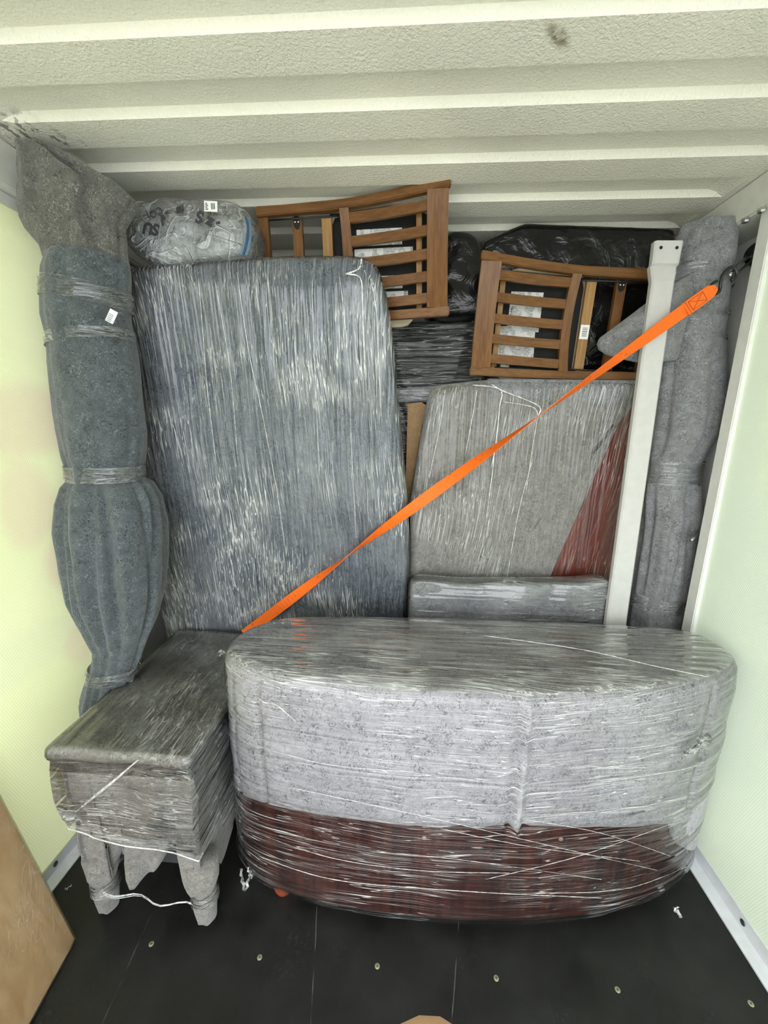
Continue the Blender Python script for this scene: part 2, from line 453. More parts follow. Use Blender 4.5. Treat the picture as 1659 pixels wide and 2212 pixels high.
# rails, floor strips, posts
struct(MB().box((XL - .16, Y0, 2.268), (XL, Y1, ZC + .002)).build('trim_1', M['frame_paint'], None, bevel=.006))
struct(MB().box((TL - .03, Y0, 2.228), (TL + .005, Y1, 2.262)).build('trim_2', M['frame_paint']))
rail = struct(MB().box((XR, Y0, 2.285), (XR + .2, Y1, ZC + .002)).build('trim_3', M['frame_paint'], None, bevel=.006))
for x, y in ((1611, 478), (1646, 456)):
    c = on_z(x, y - 6, 2.285)
    b = mesh_obj('bolt', *disc((c.x, c.y, 2.285), (0, 0, -1), .012, .012, 6), M['steel'], rail, smooth=False)
def floor_strip(name, xi, s):
    # an angle: flat flange on the floor, rising web against the sheet
    prof = [(xi, 0.0), (xi, .006), (xi + s * .026, .012), (xi + s * .034, .018), (xi + s * .036, .068), (xi + s * .040, .068), (xi + s * .040, 0)]
    R = [[Vector((x, y, z)) for x, z in prof] for y in (Y0, .2, .8, 1.3, 1.5)]
    return struct(mesh_obj(name, *loft(R), M['alu'], None, smooth=False))
st = floor_strip('trim_4', XR, 1); c = on_x(1605, 1990, XR + .033)
mesh_obj('screw', *disc((XR + .0335, c.y, .043), (-1, 0, .1), .009, .003), M['dark_steel'], st)
st = floor_strip('trim_5', XL, -1); c = on_x(119, 1862, XL - .033)
mesh_obj('screw', *disc((XL - .0335, c.y, .043), (1, 0, .1), .009, .003), M['dark_steel'], st)
struct(MB().box((1.108, 1.470, .0), (1.128, 1.522, 2.33)).build('trim_6', M['white_paint'], None, bevel=.003))
struct(MB().box((1.128, 1.50, 0), (1.24, 1.512, 2.29)).build('trim_7', M['frame_paint']))
struct(MB().box((1.225, 1.512, 0), (1.25, Y1, 2.29)).build('wall_right_rear', M['white_paint']))
struct(MB().box((1.165, 1.80, 0), (1.225, 1.84, 2.29)).build('trim_8', M['white_paint'], None, bevel=.004))
struct(MB().box((TL - .004, 1.40, 0), (TL + .018, 1.45, 2.27)).build('trim_9', M['white_paint'], None, bevel=.003))
struct(MB().box((TL - .13, 1.44, 0), (TL - .105, Y1, 2.27)).build('wall_left_rear', M['frame_paint']))
struct(MB().box((TL - .13, 1.425, 0), (TL - .004, 1.44, 2.27)).build('trim_10', M['frame_paint']))
def back_wall():
    m = MB(); n = 12; R = []
    for k in range(n * 4 + 1):
        z = ZC * k / (n * 4); d = (0, 0, .03, .03)[k % 4]
        R.append([Vector((XL - .15, Y1 - .05 + d, z)), Vector((XR + .17, Y1 - .05 + d, z))])
    v, f = loft(R, False); return struct(mesh_obj('wall_back', v, f, M['frame_paint'], None, smooth=False, fixn=False))
back_wall()
def ground():
    N = NM('yard_concrete')
    b = N.mix(N.ramp(N.noise(.8, 4), .3, .7), (.50, .50, .47), (.60, .59, .55))
    o = MB().box((-14, -14, -.30), (14, 14, -.22)).build('ground', N.done(N.principled(b, .9)))
    struct(o)
ground()

# ------------------------------------------------------------------ oval desk in front
def build_desk():
    plan = [(-.590, 1.17), (-.562, 1.085), (-.475, 1.022), (-.32, .985), (-.05, .960), (.30, .965), (.62, 1.005), (.85, 1.07), (1.0, 1.150), (1.075, 1.23),
            (1.085, 1.32), (1.02, 1.395), (.74, 1.415), (.04, 1.405), (-.40, 1.365), (-.545, 1.29)]
    ol = catmull(plan, 420)
    t = thing('oval_desk', (.25, 1.19, 0), 'oval mahogany desk under a grey felt blanket and clear film, right front', 'desk')
    ZT = .885
    W = wood('mahogany_laminate', ((.050, .014, .012), (.018, .008, .009), (.105, .034, .022)), (22, 22, .7), .32, .5, 2.2)
    ring = lambda o, z: [Vector((p.x, p.y, z)) for p in offset2(ol, o)]
    mesh_obj('body', *loft([ring(-.012, .050), ring(-.012, .06), ring(-.012, .5), ring(-.012, .86)]), W, t)
    m = MB()
    # blanket: top with a rounded rim and sides that end in an uneven hem
    n = len(ol); hem = []
    marks = [(-.62, .372), (-.533, .392), (-.468, .410), (-.362, .423), (-.237, .428), (-.046, .433), (.05, .437), (.12, .430), (.18, .446), (.23, .438), (.28, .450), (.33, .444), (.345, .437),
             (.362, .453), (.39, .441), (.60, .430), (.80, .395), (.86, .375), (.885, .305), (.95, .23), (1.0, .185), (1.07, .13)]
    def hem_z(p):
        if p.y > 1.26: return .375 if p.x < .9 else .13
        for (a, za), (b, zb) in zip(marks, marks[1:]):
            if a <= p.x <= b: return za + (zb - za) * (p.x - a) / max(b - a, 1e-6)
        return marks[-1][1]
    for p in ol:
        h = hem_z(p) + .006 * mnoise.noise(Vector((p.x * 6, p.y * 6, 2)))
        hem.append(h)
    def fold(p):                                                  # ridges where the blanket overlaps itself
        e = 0
        if p.y < 1.25:
            e += .016 * math.exp(-((p.x - .345) / .010) ** 2) - .010 * math.exp(-((p.x - .322) / .008) ** 2)
            e -= .016 * math.exp(-((p.x - .93) / .008) ** 2) - (.010 if p.x > .93 else 0)
            e -= .014 * math.exp(-((p.x + .43) / .006) ** 2)
            e -= .012 * math.exp(-((p.x + .535) / .005) ** 2)
        return e
    def side(off, zfun, k):
        o2 = offset2(ol, off); out = []
        for i, p in enumerate(o2):
            z = zfun(i); q = Vector((p.x, p.y, z)); w = fold(p) * k + .006 * mnoise.noise(Vector((p.x * 6, p.y * 6, z * 6)))
            c = Vector((.25, 1.19)); d = Vector((p.x - c.x, p.y - c.y)); d = Vector((d.x * .35, d.y)).normalized()
            out.append(q + Vector((d.x * w, d.y * w, 0)))
        return out
    R = [side(-.006, lambda i: hem[i] + .002, 1), side(.004, lambda i: hem[i], 1)]
    for k in range(1, 13): R.append(side(.004, lambda i: hem[i] + (ZT - .045 - hem[i]) * k / 12, 1 if k < 11 else .5))
    for k in range(1, 6):
        a = math.pi / 2 * k / 5
        R.append(side(.004 - .045 * (1 - math.cos(a)), lambda i: ZT - .045 + .045 * math.sin(a), .3))
    inner = offset2(ol, -.041); c = Vector((.25, 1.19))
    for k in range(1, 8):
        s = 1 - k / 8
        R.append([Vector((c.x + (p.x - c.x) * s, c.y + (p.y - c.y) * s, ZT + .004 * mnoise.noise(Vector((p.x * s * 5, p.y * s * 9, 1))))) for p in inner])
    bl = mesh_obj('felt_blanket', *loft(R, True, False, True), M['felt_desk'], t)
    # stretch film: sides, then the top sheet
    F = []
    for k in range(0, 15):
        z = .046 + (ZT - .045 - .046) * k / 14
        F.append(side(.010 + (-.018 if k == 0 else 0) + .003 * math.sin(k * 2.1), lambda i: z - (.006 if k == 0 else 0), .6 if z > .44 else 0))
    for k in range(1, 4):
        a = math.pi / 2 * k / 5
        F.append(side(.010 - .045 * (1 - math.cos(a)), lambda i: ZT - .045 + .05 * math.sin(a), .3))
    fs = mesh_obj('stretch_film', *loft(F, True, False, False), M['film_side'], t)
    G = [F[-1]]
    for k in range(4, 6):
        a = math.pi / 2 * k / 5
        G.append(side(.010 - .045 * (1 - math.cos(a)), lambda i: ZT - .045 + .05 * math.sin(a), .3))
    for k in range(1, 8):
        s = 1 - k / 8
        G.append([Vector((c.x + (p.x - c.x) * s, c.y + (p.y - c.y) * s, ZT + .006 + .005 * mnoise.noise(Vector((p.x * s * 4, p.y * s * 12, 4))))) for p in offset2(ol, -.035)])
    mesh_obj('film_top_sheet', *loft(G, True, False, True), M['film_top'], t)
    # bunched ridges and pulled strands of the film
    random.seed(4)
    def onside(px_, py_, off=.016):                                          # point on the front of the desk under a photo pixel
        best = None
        o2 = offset2(ol, off)
        for i, p in enumerate(o2):
            q = on_y(px_, py_, p.y)
            e = abs(q.x - p.x)
            if p.y < 1.27 and (best is None or e < best[0]): best = (e, Vector((p.x, p.y, q.z)))
        return best[1]
    def strand(pts, r): 
        P = catmull([onside(p[0], p[1]) if p[1] > 1500 or len(p) == 3 else on_z(p[0], p[1], ZT + .012) for p in pts], 26, False)
        q = MB(); q.tube(P, [r * (.6 + .6 * abs(math.sin(i * 1.3))) for i in range(26)], 5); return q
    S1 = MB()
    for pts, r in ((((1040, 1372), (1250, 1402), (1420, 1440), (1530, 1462)), .0012), (((1300, 1690), (1420, 1672), (1500, 1655), (1560, 1625)), .0011),
                   (((490, 1480, 0), (530, 1502), (590, 1518), (640, 1560)), .0016), (((520, 1600), (700, 1650), (900, 1668)), .0007),
                   (((530, 1790), (700, 1850), (900, 1880), (1100, 1886)), .0008), (((560, 1850), (720, 1900), (1000, 1925), (1300, 1940)), .0010),
                   (((620, 1700), (900, 1760), (1200, 1830), (1420, 1880)), .0008), (((950, 1790), (1150, 1830), (1380, 1860)), .0007),
                   (((1050, 1900), (1250, 1850), (1450, 1780)), .0007), (((1130, 1770), (1300, 1800), (1450, 1850)), .0008),
                   (((800, 1840), (1000, 1858), (1300, 1900)), .0007), (((1150, 1930), (1350, 1920), (1490, 1870)), .0008)):
        q = strand(pts, r); S1.add(q.v, q.f)
    tag(S1.build('film_strand', M['film_edge'], t, smooth=True), None, None, kind='stuff')
    # loose film tail at the right and a small one at the left
    for (x, y), k, sd in (((1500, 1590), 1.0, 1), ((482, 1403), .35, 5)):
        random.seed(sd); p0 = onside(x, y) + Vector((0, -.012, 0)); R = []
        for i in range(9):
            s = i / 8; w = (.030 * math.sin(math.pi * min(1, s * .8 + .2)) + .006) * k
            p = p0 + Vector((-.055 * s + .02, -.018 * math.sin(s * 3), -.030 * s + .012 * math.sin(s * 5))) * k
            R.append([p + Vector((w * math.cos(a) * .5, -.012 * k * math.sin(a) + .008 * k * random.uniform(-1, 1), w * math.sin(a) + .006 * k * random.uniform(-1, 1))) for a in (2 * math.pi * j / 8 for j in range(8))])
        mesh_obj('film_tail', *loft(R), M['film_band'], t)
    # dowel caps in the front panel, red turned feet
    for x, y in ((915, 1809), (1212, 1812)):
        p = onside(x, y, -.011)
        mesh_obj('dowel_cap', *disc(p, (0, -1, 0), .007, .003), plain('cap', (.4, .3, .26), .4), t)
    for x, y in ((-.40, 1.045), (.80, 1.13), (-.40, 1.30), (.85, 1.32)):
        R = [[Vector((x + math.cos(a) * r, y + math.sin(a) * r, z)) for a in (2 * math.pi * j / 16 for j in range(16))] for z, r in ((0, .018), (.004, .026), (.02, .032), (.05, .034), (.06, .03))]
        mesh_obj('foot', *loft(R), M['foot_red'], t)
build_desk()

# ------------------------------------------------------------------ small wrapped cabinet, left front
def build_cabinet():
    x0, x1, y0, y1, ZT = -1.037, -.600, .900, 1.585, .670
    t = thing('wrapped_cabinet', ((x0 + x1) / 2, (y0 + y1) / 2, 0), 'small cabinet wrapped in grey felt on four wrapped feet, left of the desk', 'cabinet')
    ol = round_poly([(x0, y0), (x1, y0), (x1, y1), (x0, y1)], .014, 320)
    def jit(p, z, a): return a * mnoise.noise(Vector((p.x * 9, p.y * 9, z * 9)))
    def ring(o, z, a=.004):
        return [Vector((p.x + jit(p, z, a), p.y + jit(p, z + 5, a), z + (jit(p, z + 9, a)))) for p in offset2(ol, o)]
    def top(off, mat, name, zlow):
        R = [ring(-.05 + off, zlow, 0), ring(-.005 + off, zlow, .003)]
        for k in range(0, 7):
            a = -math.pi / 2 + math.pi * k / 6
            R.append(ring(-.014 + .014 * math.cos(a) + off, ZT - .020 + .020 * math.sin(a) + (off if k > 3 else 0)))
        inner = offset2(ol, -.014 + off); c = Vector(((x0 + x1) / 2, (y0 + y1) / 2))
        for k in range(1, 7):
            s = 1 - k / 7
            R.append([Vector((c.x + (p.x - c.x) * s, c.y + (p.y - c.y) * s, ZT + off + .004 * mnoise.noise(Vector((p.x * s * 8, p.y * s * 8, 3))))) for p in inner])
        return mesh_obj(name, *loft(R, True, True, True), mat, t)
    top(0, M['felt_warm'], 'felt_top', .60)
    # hanging blanket with pointed folds at the front
    pts = [(x0 - .03, .17), (-1.0, .113), (-.982, .118), (-.888, .235), (-.868, .262), (-.854, .150), (-.838, .146), (-.725, .275), (-.702, .285), (-.688, .215), (-.650, .115), (x1 + .03, .095)]
    def hem(p):
        if p.y < y0 + .12:
            for (a, za), (b, zb) in zip(pts, pts[1:]):
                if a <= p.x <= b: return za + (zb - za) * (p.x - a) / (b - a)
        return .10 + .03 * math.sin(p.y * 16)
    R = []
    o2 = offset2(ol, -.030)
    for k in range(0, 17):
        s = k / 16; r = []
        for p in o2:
            h = hem(p); z = .645 + (h - .645) * s
            w = .010 * s * math.sin(p.x * 34 + 1) * (1 if p.y < y0 + .1 else 0) + .016 * s * s * math.sin(p.x * 68) * (1 if p.y < y0 + .1 else 0)
            bl = .02 * math.sin(math.pi * min(1, s * 1.2))
            w += .022 * min(1, s * 1.6) * sum(math.exp(-((p.x - gx + .02 * s) / .007) ** 2) for gx in (-.885, -.855, -.715, -.69)) * (1 if p.y < y0 + .1 else 0)
            r.append(Vector((p.x + jit(p, z, .010) + (bl * .8 if p.x > x1 - .1 else .030 * s if p.x < x0 + .1 else 0), p.y + w + jit(p, z + 5, .008) + (-bl * .4 if p.y < y0 + .1 else 0), z)))
        R.append(r)
    R.append([v + Vector((0, .008 if v.y < 1.2 else -.008, .004)) for v in R[-1]])
    R.append([v + Vector((0, .010 if v.y < 1.2 else -.01, .12)) for v in R[-2]])
    mesh_obj('felt_skirt', *loft(R, True, False, False), M['felt_warm'], t)
    MB().box((x0 + .08, y0 + .10, .14), (x1 - .08, y1 - .06, .62)).build('carcass', plain('grey_carcass', (.05, .05, .052), .5), t, bevel=.004)
    for i, (x, y) in enumerate(((-.972, .955), (-.628, .950), (-.972, 1.52), (-.66, 1.52))):
        R = []
        for z, r in ((0, .020), (.006, .030), (.05, .035), (.10, .040), (.125, .034), (.17, .048), (.24, .05)):
            R.append([Vector((x + math.cos(a) * r * (1 + .10 * mnoise.noise(Vector((math.cos(a) * 2, i, z * 30)))), y + math.sin(a) * r * (1 + .1 * math.sin(a * 5 + z * 20)), z)) for a in (2 * math.pi * j / 24 for j in range(24))])
        ft = mesh_obj('foot', *loft(R), M['felt_warm'], t)
        if y < 1:
            mesh_obj('film_band', *loft([[Vector((x + math.cos(a) * r, y + math.sin(a) * r, z)) for a in (2 * math.pi * j / 20 for j in range(20))] for z, r in ((.085, .044), (.11, .043), (.13, .042))], True, False, False), M['film_band'], ft)
    # film: over the top, round the body, twisted band between the feet
    top(.006, M['film_box'], 'film_top_sheet', .598)
    F = []
    o3 = offset2(ol, -.012)
    for k in range(0, 12):
        s = k / 11; r = []
        for p in o3:
            lo = .395 - .085 * (p.x - x0) / (x1 - x0) if p.y < y0 + .15 else .25
            z = .64 + (lo - .64) * s
            bl = .012 * math.sin(math.pi * s)
            r.append(Vector((p.x + jit(p, z, .010) + (.014 if p.x > x1 - .1 else .012 * s if p.x < x0 + .1 else 0), p.y - .012 - bl + jit(p, z + 3, .010) if p.y < y0 + .2 else p.y, z)))
        F.append(r)
    mesh_obj('stretch_film', *loft(F, True, False, False), film('film_cabinet', (8, 8, 130), haze=.05, streak=.8, thin=.03, base=.25, gain=1.3), t)
    m = MB()
    for dz, r, sg in ((0, .0016, .006), (.008, .0011, .012), (-.006, .0011, .018)):
        P = [Vector((-.95 + .30 * k / 12, .915 - .01 * math.sin(k), .125 + dz * (1 - k / 8) - .030 * k / 12 - sg * .4 * math.sin(math.pi * k / 12))) for k in range(13)]
        m.tube(P, r, 5)
    m.build('film_rope', M['film_edge'], t, smooth=True)
    m = MB()                                                      # edge of the film and the diagonal crease
    P = [R_[0] for R_ in []]
    low = [Vector((v.x, v.y - .004, v.z)) for v in F[-1] if v.y < y0 + .03]; low.sort(key=lambda v: v.x)
    m.tube(low, .0022, 5)
    a, b = on_y(165, 1752, y0 - .005), on_y(300, 1640, y0 - .012)
    m.tube([a.lerp(b, k / 8) + Vector((0, .004 * math.sin(k) - .006, 0)) for k in range(9)], [.0015 + .003 * math.sin(math.pi * k / 8) for k in range(9)], 6)
    m.build('film_edge', M['film_edge'], t, smooth=True)
    random.seed(9); c = on_y(152, 1765, .90); R = []
    for i in range(7):
        s = i / 6; w = .018 * math.sin(math.pi * (s * .8 + .15))
        R.append([c + Vector((.03 - .06 * s + random.uniform(-.006, .006), w * math.cos(2 * math.pi * j / 7), w * math.sin(2 * math.pi * j / 7) + .02 * s + random.uniform(-.008, .008))) for j in range(7)])
    mesh_obj('film_tail', *loft(R), M['film_band'], t)
build_cabinet()

# ------------------------------------------------------------------ big wrapped table top leaning to the door
FT = Frame((0, 1.697, 0), (1, 0, 0), (0, -.115, 1))
def build_tabletop():
    t = thing('wrapped_table_top', (-.55, 1.74, 0), 'large blue-grey table top standing upright under streaked clear film, left of centre', 'table top')
    pxs = [(274, 600), (284, 580), (420, 568), (550, 557), (700, 553), (780, 556), (812, 578), (832, 640), (845, 740), (856, 850), (868, 980), (878, 1110), (882, 1220), (876, 1330)]
    lf = [(347, 1340), (338, 1240), (325, 1120), (310, 980), (293, 830), (280, 710)]
    pts = [FT.px(*p) for p in pxs] + [(.0, .45), (-.06, .12), (-.16, .004), (-.95, .004), (-1.07, .12), (-1.13, .45)] + [FT.px(*p) for p in lf]
    ol = catmull([Vector(p) for p in pts], 150)
    pillow('felt_blanket', ol, FT, .050, .030, M['felt_slate'], t, 0, .006, 3.5, 10, 1.0)
    pillow('stretch_film', ol, FT, .050, .032, M['film_upright'], t, .006, .007, 3.0, 12, 4.0)
    # pulled ridges near the right-hand corner and long pull lines down the front
    random.seed(12); m = MB()
    def P(x, y, d=.011): return FT.pt(*FT.px(x, y), d)
    for pts, r in ((((782, 560), (776, 582), (748, 594)), .0030), (((748, 594), (775, 598), (783, 620), (785, 700), (790, 820)), .0026), (((800, 600), (812, 660), (818, 760), (824, 900)), .0018),
                   (((515, 590), (540, 760), (570, 900), (600, 1060), (620, 1200)), .0014), (((432, 600), (440, 700), (452, 850), (470, 1000)), .0012), (((470, 620), (500, 800), (515, 980)), .001),
                   (((640, 600), (640, 760), (650, 900)), .001), (((676, 600), (680, 760), (690, 1000)), .001), (((735, 600), (752, 760), (760, 960), (770, 1160)), .0012)):
        q = catmull([P(*p) for p in pts], 30, False); m.tube(q, [r * (.5 + .7 * abs(math.sin(i * .9))) for i in range(30)], 5)
    tag(m.build('film_strand', M['film_edge'], t, smooth=True), None, None, kind='stuff')
build_tabletop()

# ------------------------------------------------------------------ wrapped panel on the right
FP = Frame((0, 1.655, 0), (1, 0, 0), (0, 0, 1))
def build_panel():
    t = thing('wrapped_furniture', (.45, 1.72, 0), 'reddish brown panel partly covered by grey felt under clear film, behind the orange strap', 'furniture')
    px = lambda *L: [Vector(FP.px(*p)) for p in L]
    body = px((935, 842), (1060, 826), (1380, 830), (1345, 1100), (1322, 1258)) + [Vector((.93, .004)), Vector((.03, .004))] + px((888, 1258), (890, 1080), (915, 930))
    ol = round_poly(body, .035, 140)
    red = wood('red_panel', ((.13, .018, .008), (.085, .011, .005), (.18, .028, .012)), (14, 14, 1.2), .3)
    pillow('board', ol, FP, .07, .02, red, t, -.004, .002, 2)
    bl = px((930, 836), (1060, 822), (1384, 826), (1372, 876), (1347, 882), (1265, 1065), (1180, 1258)) + [Vector((.60, .01)), Vector((.03, .01))] + px((886, 1258), (888, 1080), (914, 925))
    FB = Frame(FP.pt(0, 0, .010), FP.U, FP.V)
    pillow('felt_blanket', round_poly(bl, [.04, .03, .03, .01, .02, .02, .02, .02, .03, .02, .02, .04], 150), FB, .07, .012, M['felt_warm'], t, .004, .006, 4, 9, 3)
    top = px((1050, 818), (1388, 822), (1376, 878), (1180, 868), (1050, 846))
    FB2 = Frame(FP.pt(0, 0, .016), FP.U, FP.V)
    pillow('felt_flap', round_poly(top, .012, 90), FB2, .07, .010, M['felt_grey'], t, .0, .004, 6, 6, 8)
    FF = Frame(FP.pt(0, 0, .022), FP.U, FP.V)
    pillow('stretch_film', offset2(ol, .006), FF, .09, .03, M['film_slant'], t, .004, .007, 4, 11, 6)
    m = MB()
    def P(x, y, d=.009): return FF.pt(*FF.px(x, y), d)
    for pts, r in ((((1060, 830), (1085, 845), (1130, 862), (1165, 880), (1160, 900)), .0032), (((1160, 900), (1150, 880), (1085, 868)), .0022), (((1020, 832), (1080, 842), (1078, 880), (1070, 960), (1060, 1010)), .0028),
                   (((1078, 880), (1065, 1000), (1050, 1120)), .0018), (((1030, 840), (1020, 900), (1005, 980)), .0014), (((1160, 900), (1150, 960), (1135, 1060)), .0015), (((1150, 990), (1120, 1100), (1095, 1240)), .0012),
                   (((960, 850), (950, 920), (925, 1040)), .0014)):
        q = catmull([P(*p) for p in pts], 26, False); m.tube(q, [r * (.5 + .7 * abs(math.sin(i * .9))) for i in range(26)], 5)
    tag(m.build('film_strand', M['film_edge'], t, smooth=True), None, None, kind='stuff')
build_panel()

# low wrapped bundle in front of the panel
def build_bundle():
    t = thing('wrapped_bundle', (.45, 1.55, 0), 'low grey felt bundle in shiny film, behind the desk below the panel', 'bundle')
    F = vertical(1.52)
    top = [Vector(F.px(*p)) for p in ((886, 1262), (900, 1255), (1000, 1262), (1150, 1262), (1250, 1262), (1322, 1254))]
    pts = top + [Vector((.845, .1)), Vector((.835, .004)), Vector((.04, .004)), Vector((.012, .1))]
    ol = round_poly(pts, .025, 120)
    pillow('felt_blanket', ol, F, .07, .025, M['felt_grey'], t, 0, .010, 5, 8, 2)
    pillow('stretch_film', ol, F, .07, .027, film('film_crumple', (5, 5, 90), haze=.07, streak=.6, gain=1.4, fine=1.8), t, .006, .012, 6, 10, 5)
build_bundle()

# ------------------------------------------------------------------ folding chairs
WU = wood('chair_wood_long', ((.165, .072, .022), (.115, .046, .013), (.22, .102, .034)), (3, 40, 40), .38)
WV = wood('chair_wood_cross', ((.165, .072, .022), (.115, .046, .013), (.22, .102, .034)), (40, 3, 40), .38)
WN = wood('chair_wood_pale', ((.36, .20, .075), (.28, .15, .05), (.42, .25, .10)), (40, 3, 40), .5)
def label_mat(name, seed):
    N = NM(name); P = N.n('SeparateXYZ', {0: N.tc})
    # columns of small print: dark dashes in rows
    fr = N.n('Math', {0: N.math('MULTIPLY', P.outputs[0], 210)}, operation='FRACT').outputs[0]
    row = N.ramp(fr, .45, .55)
    txt = N.ramp(N.noise(1, 2, sc=(60, 420, 1), loc=(seed, seed, 0)), .42, .5)
    blk = N.ramp(N.noise(1, 1, sc=(38, 22, 1), loc=(seed * 2, 3, 0)), .44, .47)
    k = N.math('MULTIPLY', N.math('MULTIPLY', row, txt), blk)
    return N.done(N.principled(N.mix(N.math('MULTIPLY', k, .85), (.82, .82, .80), (.05, .05, .06)), .6))
LAB = {}
def wcurve(u): return .075 * max(0, 1 - u / .40) ** 1.5
def build_chair(name, label, frame, flip, labels):
    """u runs from the crest rail to the front legs, v across, w towards the door"""
    t = bpy.data.objects.new(name, None); COL.objects.link(t); t.empty_display_size = .05
    t.matrix_world = frame; tag(t, label, 'chair', 'folding chairs on top of the load'); LOC[t] = Vector()
    half = lambda u: .197 - .030 * u
    def stile(sv):
        R = []
        for k in range(25):
            u = -.005 + .69 * k / 24; w = wcurve(max(u, 0)); v = sv * half(u)
            a, b = .015, .013
            R.append([Vector((u, v - a, w - b)), Vector((u, v + a, w - b)), Vector((u, v + a, w + b)), Vector((u, v - a, w + b))])
        o = mesh_obj('side_rail', *loft(R), WU, t, smooth=False)
        bm = bmesh.new(); bm.from_mesh(o.data); bmesh.ops.bevel(bm, geom=[e for e in bm.edges if e.calc_face_angle(0) > .7], offset=.003, segments=2, affect='EDGES'); bm.to_mesh(o.data); bm.free()
    stile(1); stile(-1)
    def cross(nm, u, wid, th, w0, bow, mat, vh=None, bowu=0):
        R = []; h = (vh or half(u) - .014)
        for k in range(17):
            v = -h + 2 * h * k / 16; q = (v / h) ** 2; ww = w0 + wcurve(u) - bow * (1 - q); uu = u + bowu * (1 - q)
            R.append([Vector((uu - wid / 2, v, ww - th / 2)), Vector((uu + wid / 2, v, ww - th / 2)), Vector((uu + wid / 2, v, ww + th / 2)), Vector((uu - wid / 2, v, ww + th / 2))])
        return mesh_obj(nm, *loft(R), mat, t, smooth=False)
    cross('crest_rail', .036, .072, .022, -.001, .020, WV)
    cross('back_rail', .365, .034, .022, .0, .018, WV, bowu=-.006)
    for i in range(5):
        v = .145 - .0725 * i; R = []
        for k in range(9):
            u = .065 + .29 * k / 8; q = (v / .19) ** 2; w = wcurve(u) - .019 * (1 - q) + .002; a = .0165; b = .006
            R.append([Vector((u, v - a, w - b)), Vector((u, v + a, w - b)), Vector((u, v + a, w + b)), Vector((u, v - a, w + b))])
        mesh_obj('back_slat', *loft(R), WU, t, smooth=False)
    sl = cross('seat_slat', .435, .036, .016, -.03, 0, WN, .165)
    br = cross('stretcher', .545, .036, .020, -.03, 0, WV, .168)
    cross('stretcher', .665, .036, .020, -.012, 0, WV)
    cross('rear_batten', .098, .020, .012, -.055 , 0, WN, .178)
    for sv in (1, -1):
        MB().tube([(.10, sv * .172, .012), (.30, sv * .170, -.012), (.42, sv * .166, -.018)], .004, 8).build('hinge_rod', M['black_metal'], t, smooth=True)
        MB().tube([(.34, sv * .160, -.014), (.55, sv * .160, -.016), (.66, sv * .160, -.016)], .003, 8).build('hinge_rod', M['black_metal'], t, smooth=True)
        bk = mesh_obj('bracket', *[x for x in loft([[Vector((.545 + c * .013, sv * (.150 + s * .024), -.020 + d)) for c, s in ((math.cos(a), math.sin(a)) for a in (2 * math.pi * j / 14 for j in range(14)))] for d in (0, .003)])], M['black_metal'], t, smooth=False)
        for du in (-.006, .006):
            mesh_obj('rivet', *disc((.545 + du, sv * .150, -.017), (0, 0, 1), .0042, .003, 10), M['steel'], bk)
        m = MB().box((.42, sv * .200 - .016, -.05), (.70, sv * .200 + .016, -.030))
        m.build('leg', WU, t, bevel=.004)
    # seat shell behind the back: pale plywood rim, black cover underneath
    sh = round_poly([(.115, -.212), (.43, -.205), (.43, .205), (.115, .212)], .06, 60)
    mesh_obj('seat_shell', *loft([[Vector((p.x, p.y, w)) for p in sh] for w in (-.078, -.064)]), M['cream'], t, smooth=False)
    sb = round_poly([(.06, -.178), (.42, -.178), (.42, .178), (.06, .178)], .03, 60)
    pad = mesh_obj('seat_cover', *loft([[Vector((p.x, p.y, w)) for p in sb] for w in (-.064, -.058)]), M['black'], t, smooth=False)
    LAB['left' if flip else 'right'] = []
    for i, (u0, v0, u1, v1, ang) in enumerate(labels):
        lb = MB().box((-(u1 - u0) / 2, -(v1 - v0) / 2, 0), ((u1 - u0) / 2, (v1 - v0) / 2, .0012)).build('printed_label', label_mat('print', i + 1.5 + u0 * 10), pad)
        lb.location = ((u0 + u1) / 2, (v0 + v1) / 2, -.0575 + .0004 * i); lb.rotation_euler = (0, 0, ang); LAB['left' if flip else 'right'].append(lb)
    return t, sl
def chair_frame(origin, ang, lean=0.0):
    """w axis faces the door (-Y); ang turns the chair in its own plane; lean tips the top to the door"""
    R = Matrix.Rotation(lean, 4, 'X') @ Matrix(((1, 0, 0, 0), (0, 0, -1, 0), (0, 1, 0, 0), (0, 0, 0, 1)))
    return Matrix.Translation(origin) @ R @ Matrix.Rotation(ang, 4, 'Z')
# right chair: crest rail to the left, lying on the wrapped panel
ch2, slat2 = build_chair('folding_chair', 'brown slatted folding chair with a barcode sticker, lying on its side above the panel', chair_frame((.232, 1.675, 2.006), math.radians(-2.4)), False,
    ((.10, -.135, .26, .0, .06), (.145, -.02, .27, .125, 0), (.135, -.175, .17, -.13, 0)))
lb = MB().box((-.0165, -.026, 0), (.0165, .026, .001)).build('barcode_sticker', M['paper'], slat2)
lb.location = (.435, -.02, -.0215)
m = MB()
for k, (a, w) in enumerate(((-.016, .002), (-.0125, .001), (-.0085, .0022), (-.004, .0012), (0, .0026), (.005, .001), (.009, .002), (.014, .0018))):
    m.box((-.009, a, .001), (.010, a + w, .0013))
bars = m.build('barcode', M['ink'], lb); bars.location = (0, 0, 0)
# left chair: crest rail to the right, turned half a turn
build_chair('folding_chair', 'brown slatted folding chair lying on its side right beside the clear zipped bag', chair_frame((.112, 1.595, 2.195), math.radians(180 + 2.0)), True,
    ((.16, -.13, .33, -.075, 0), (.12, -.065, .34, -.012, 0), (.16, .03, .34, .075, 0), (.14, .085, .32, .135, 0)))

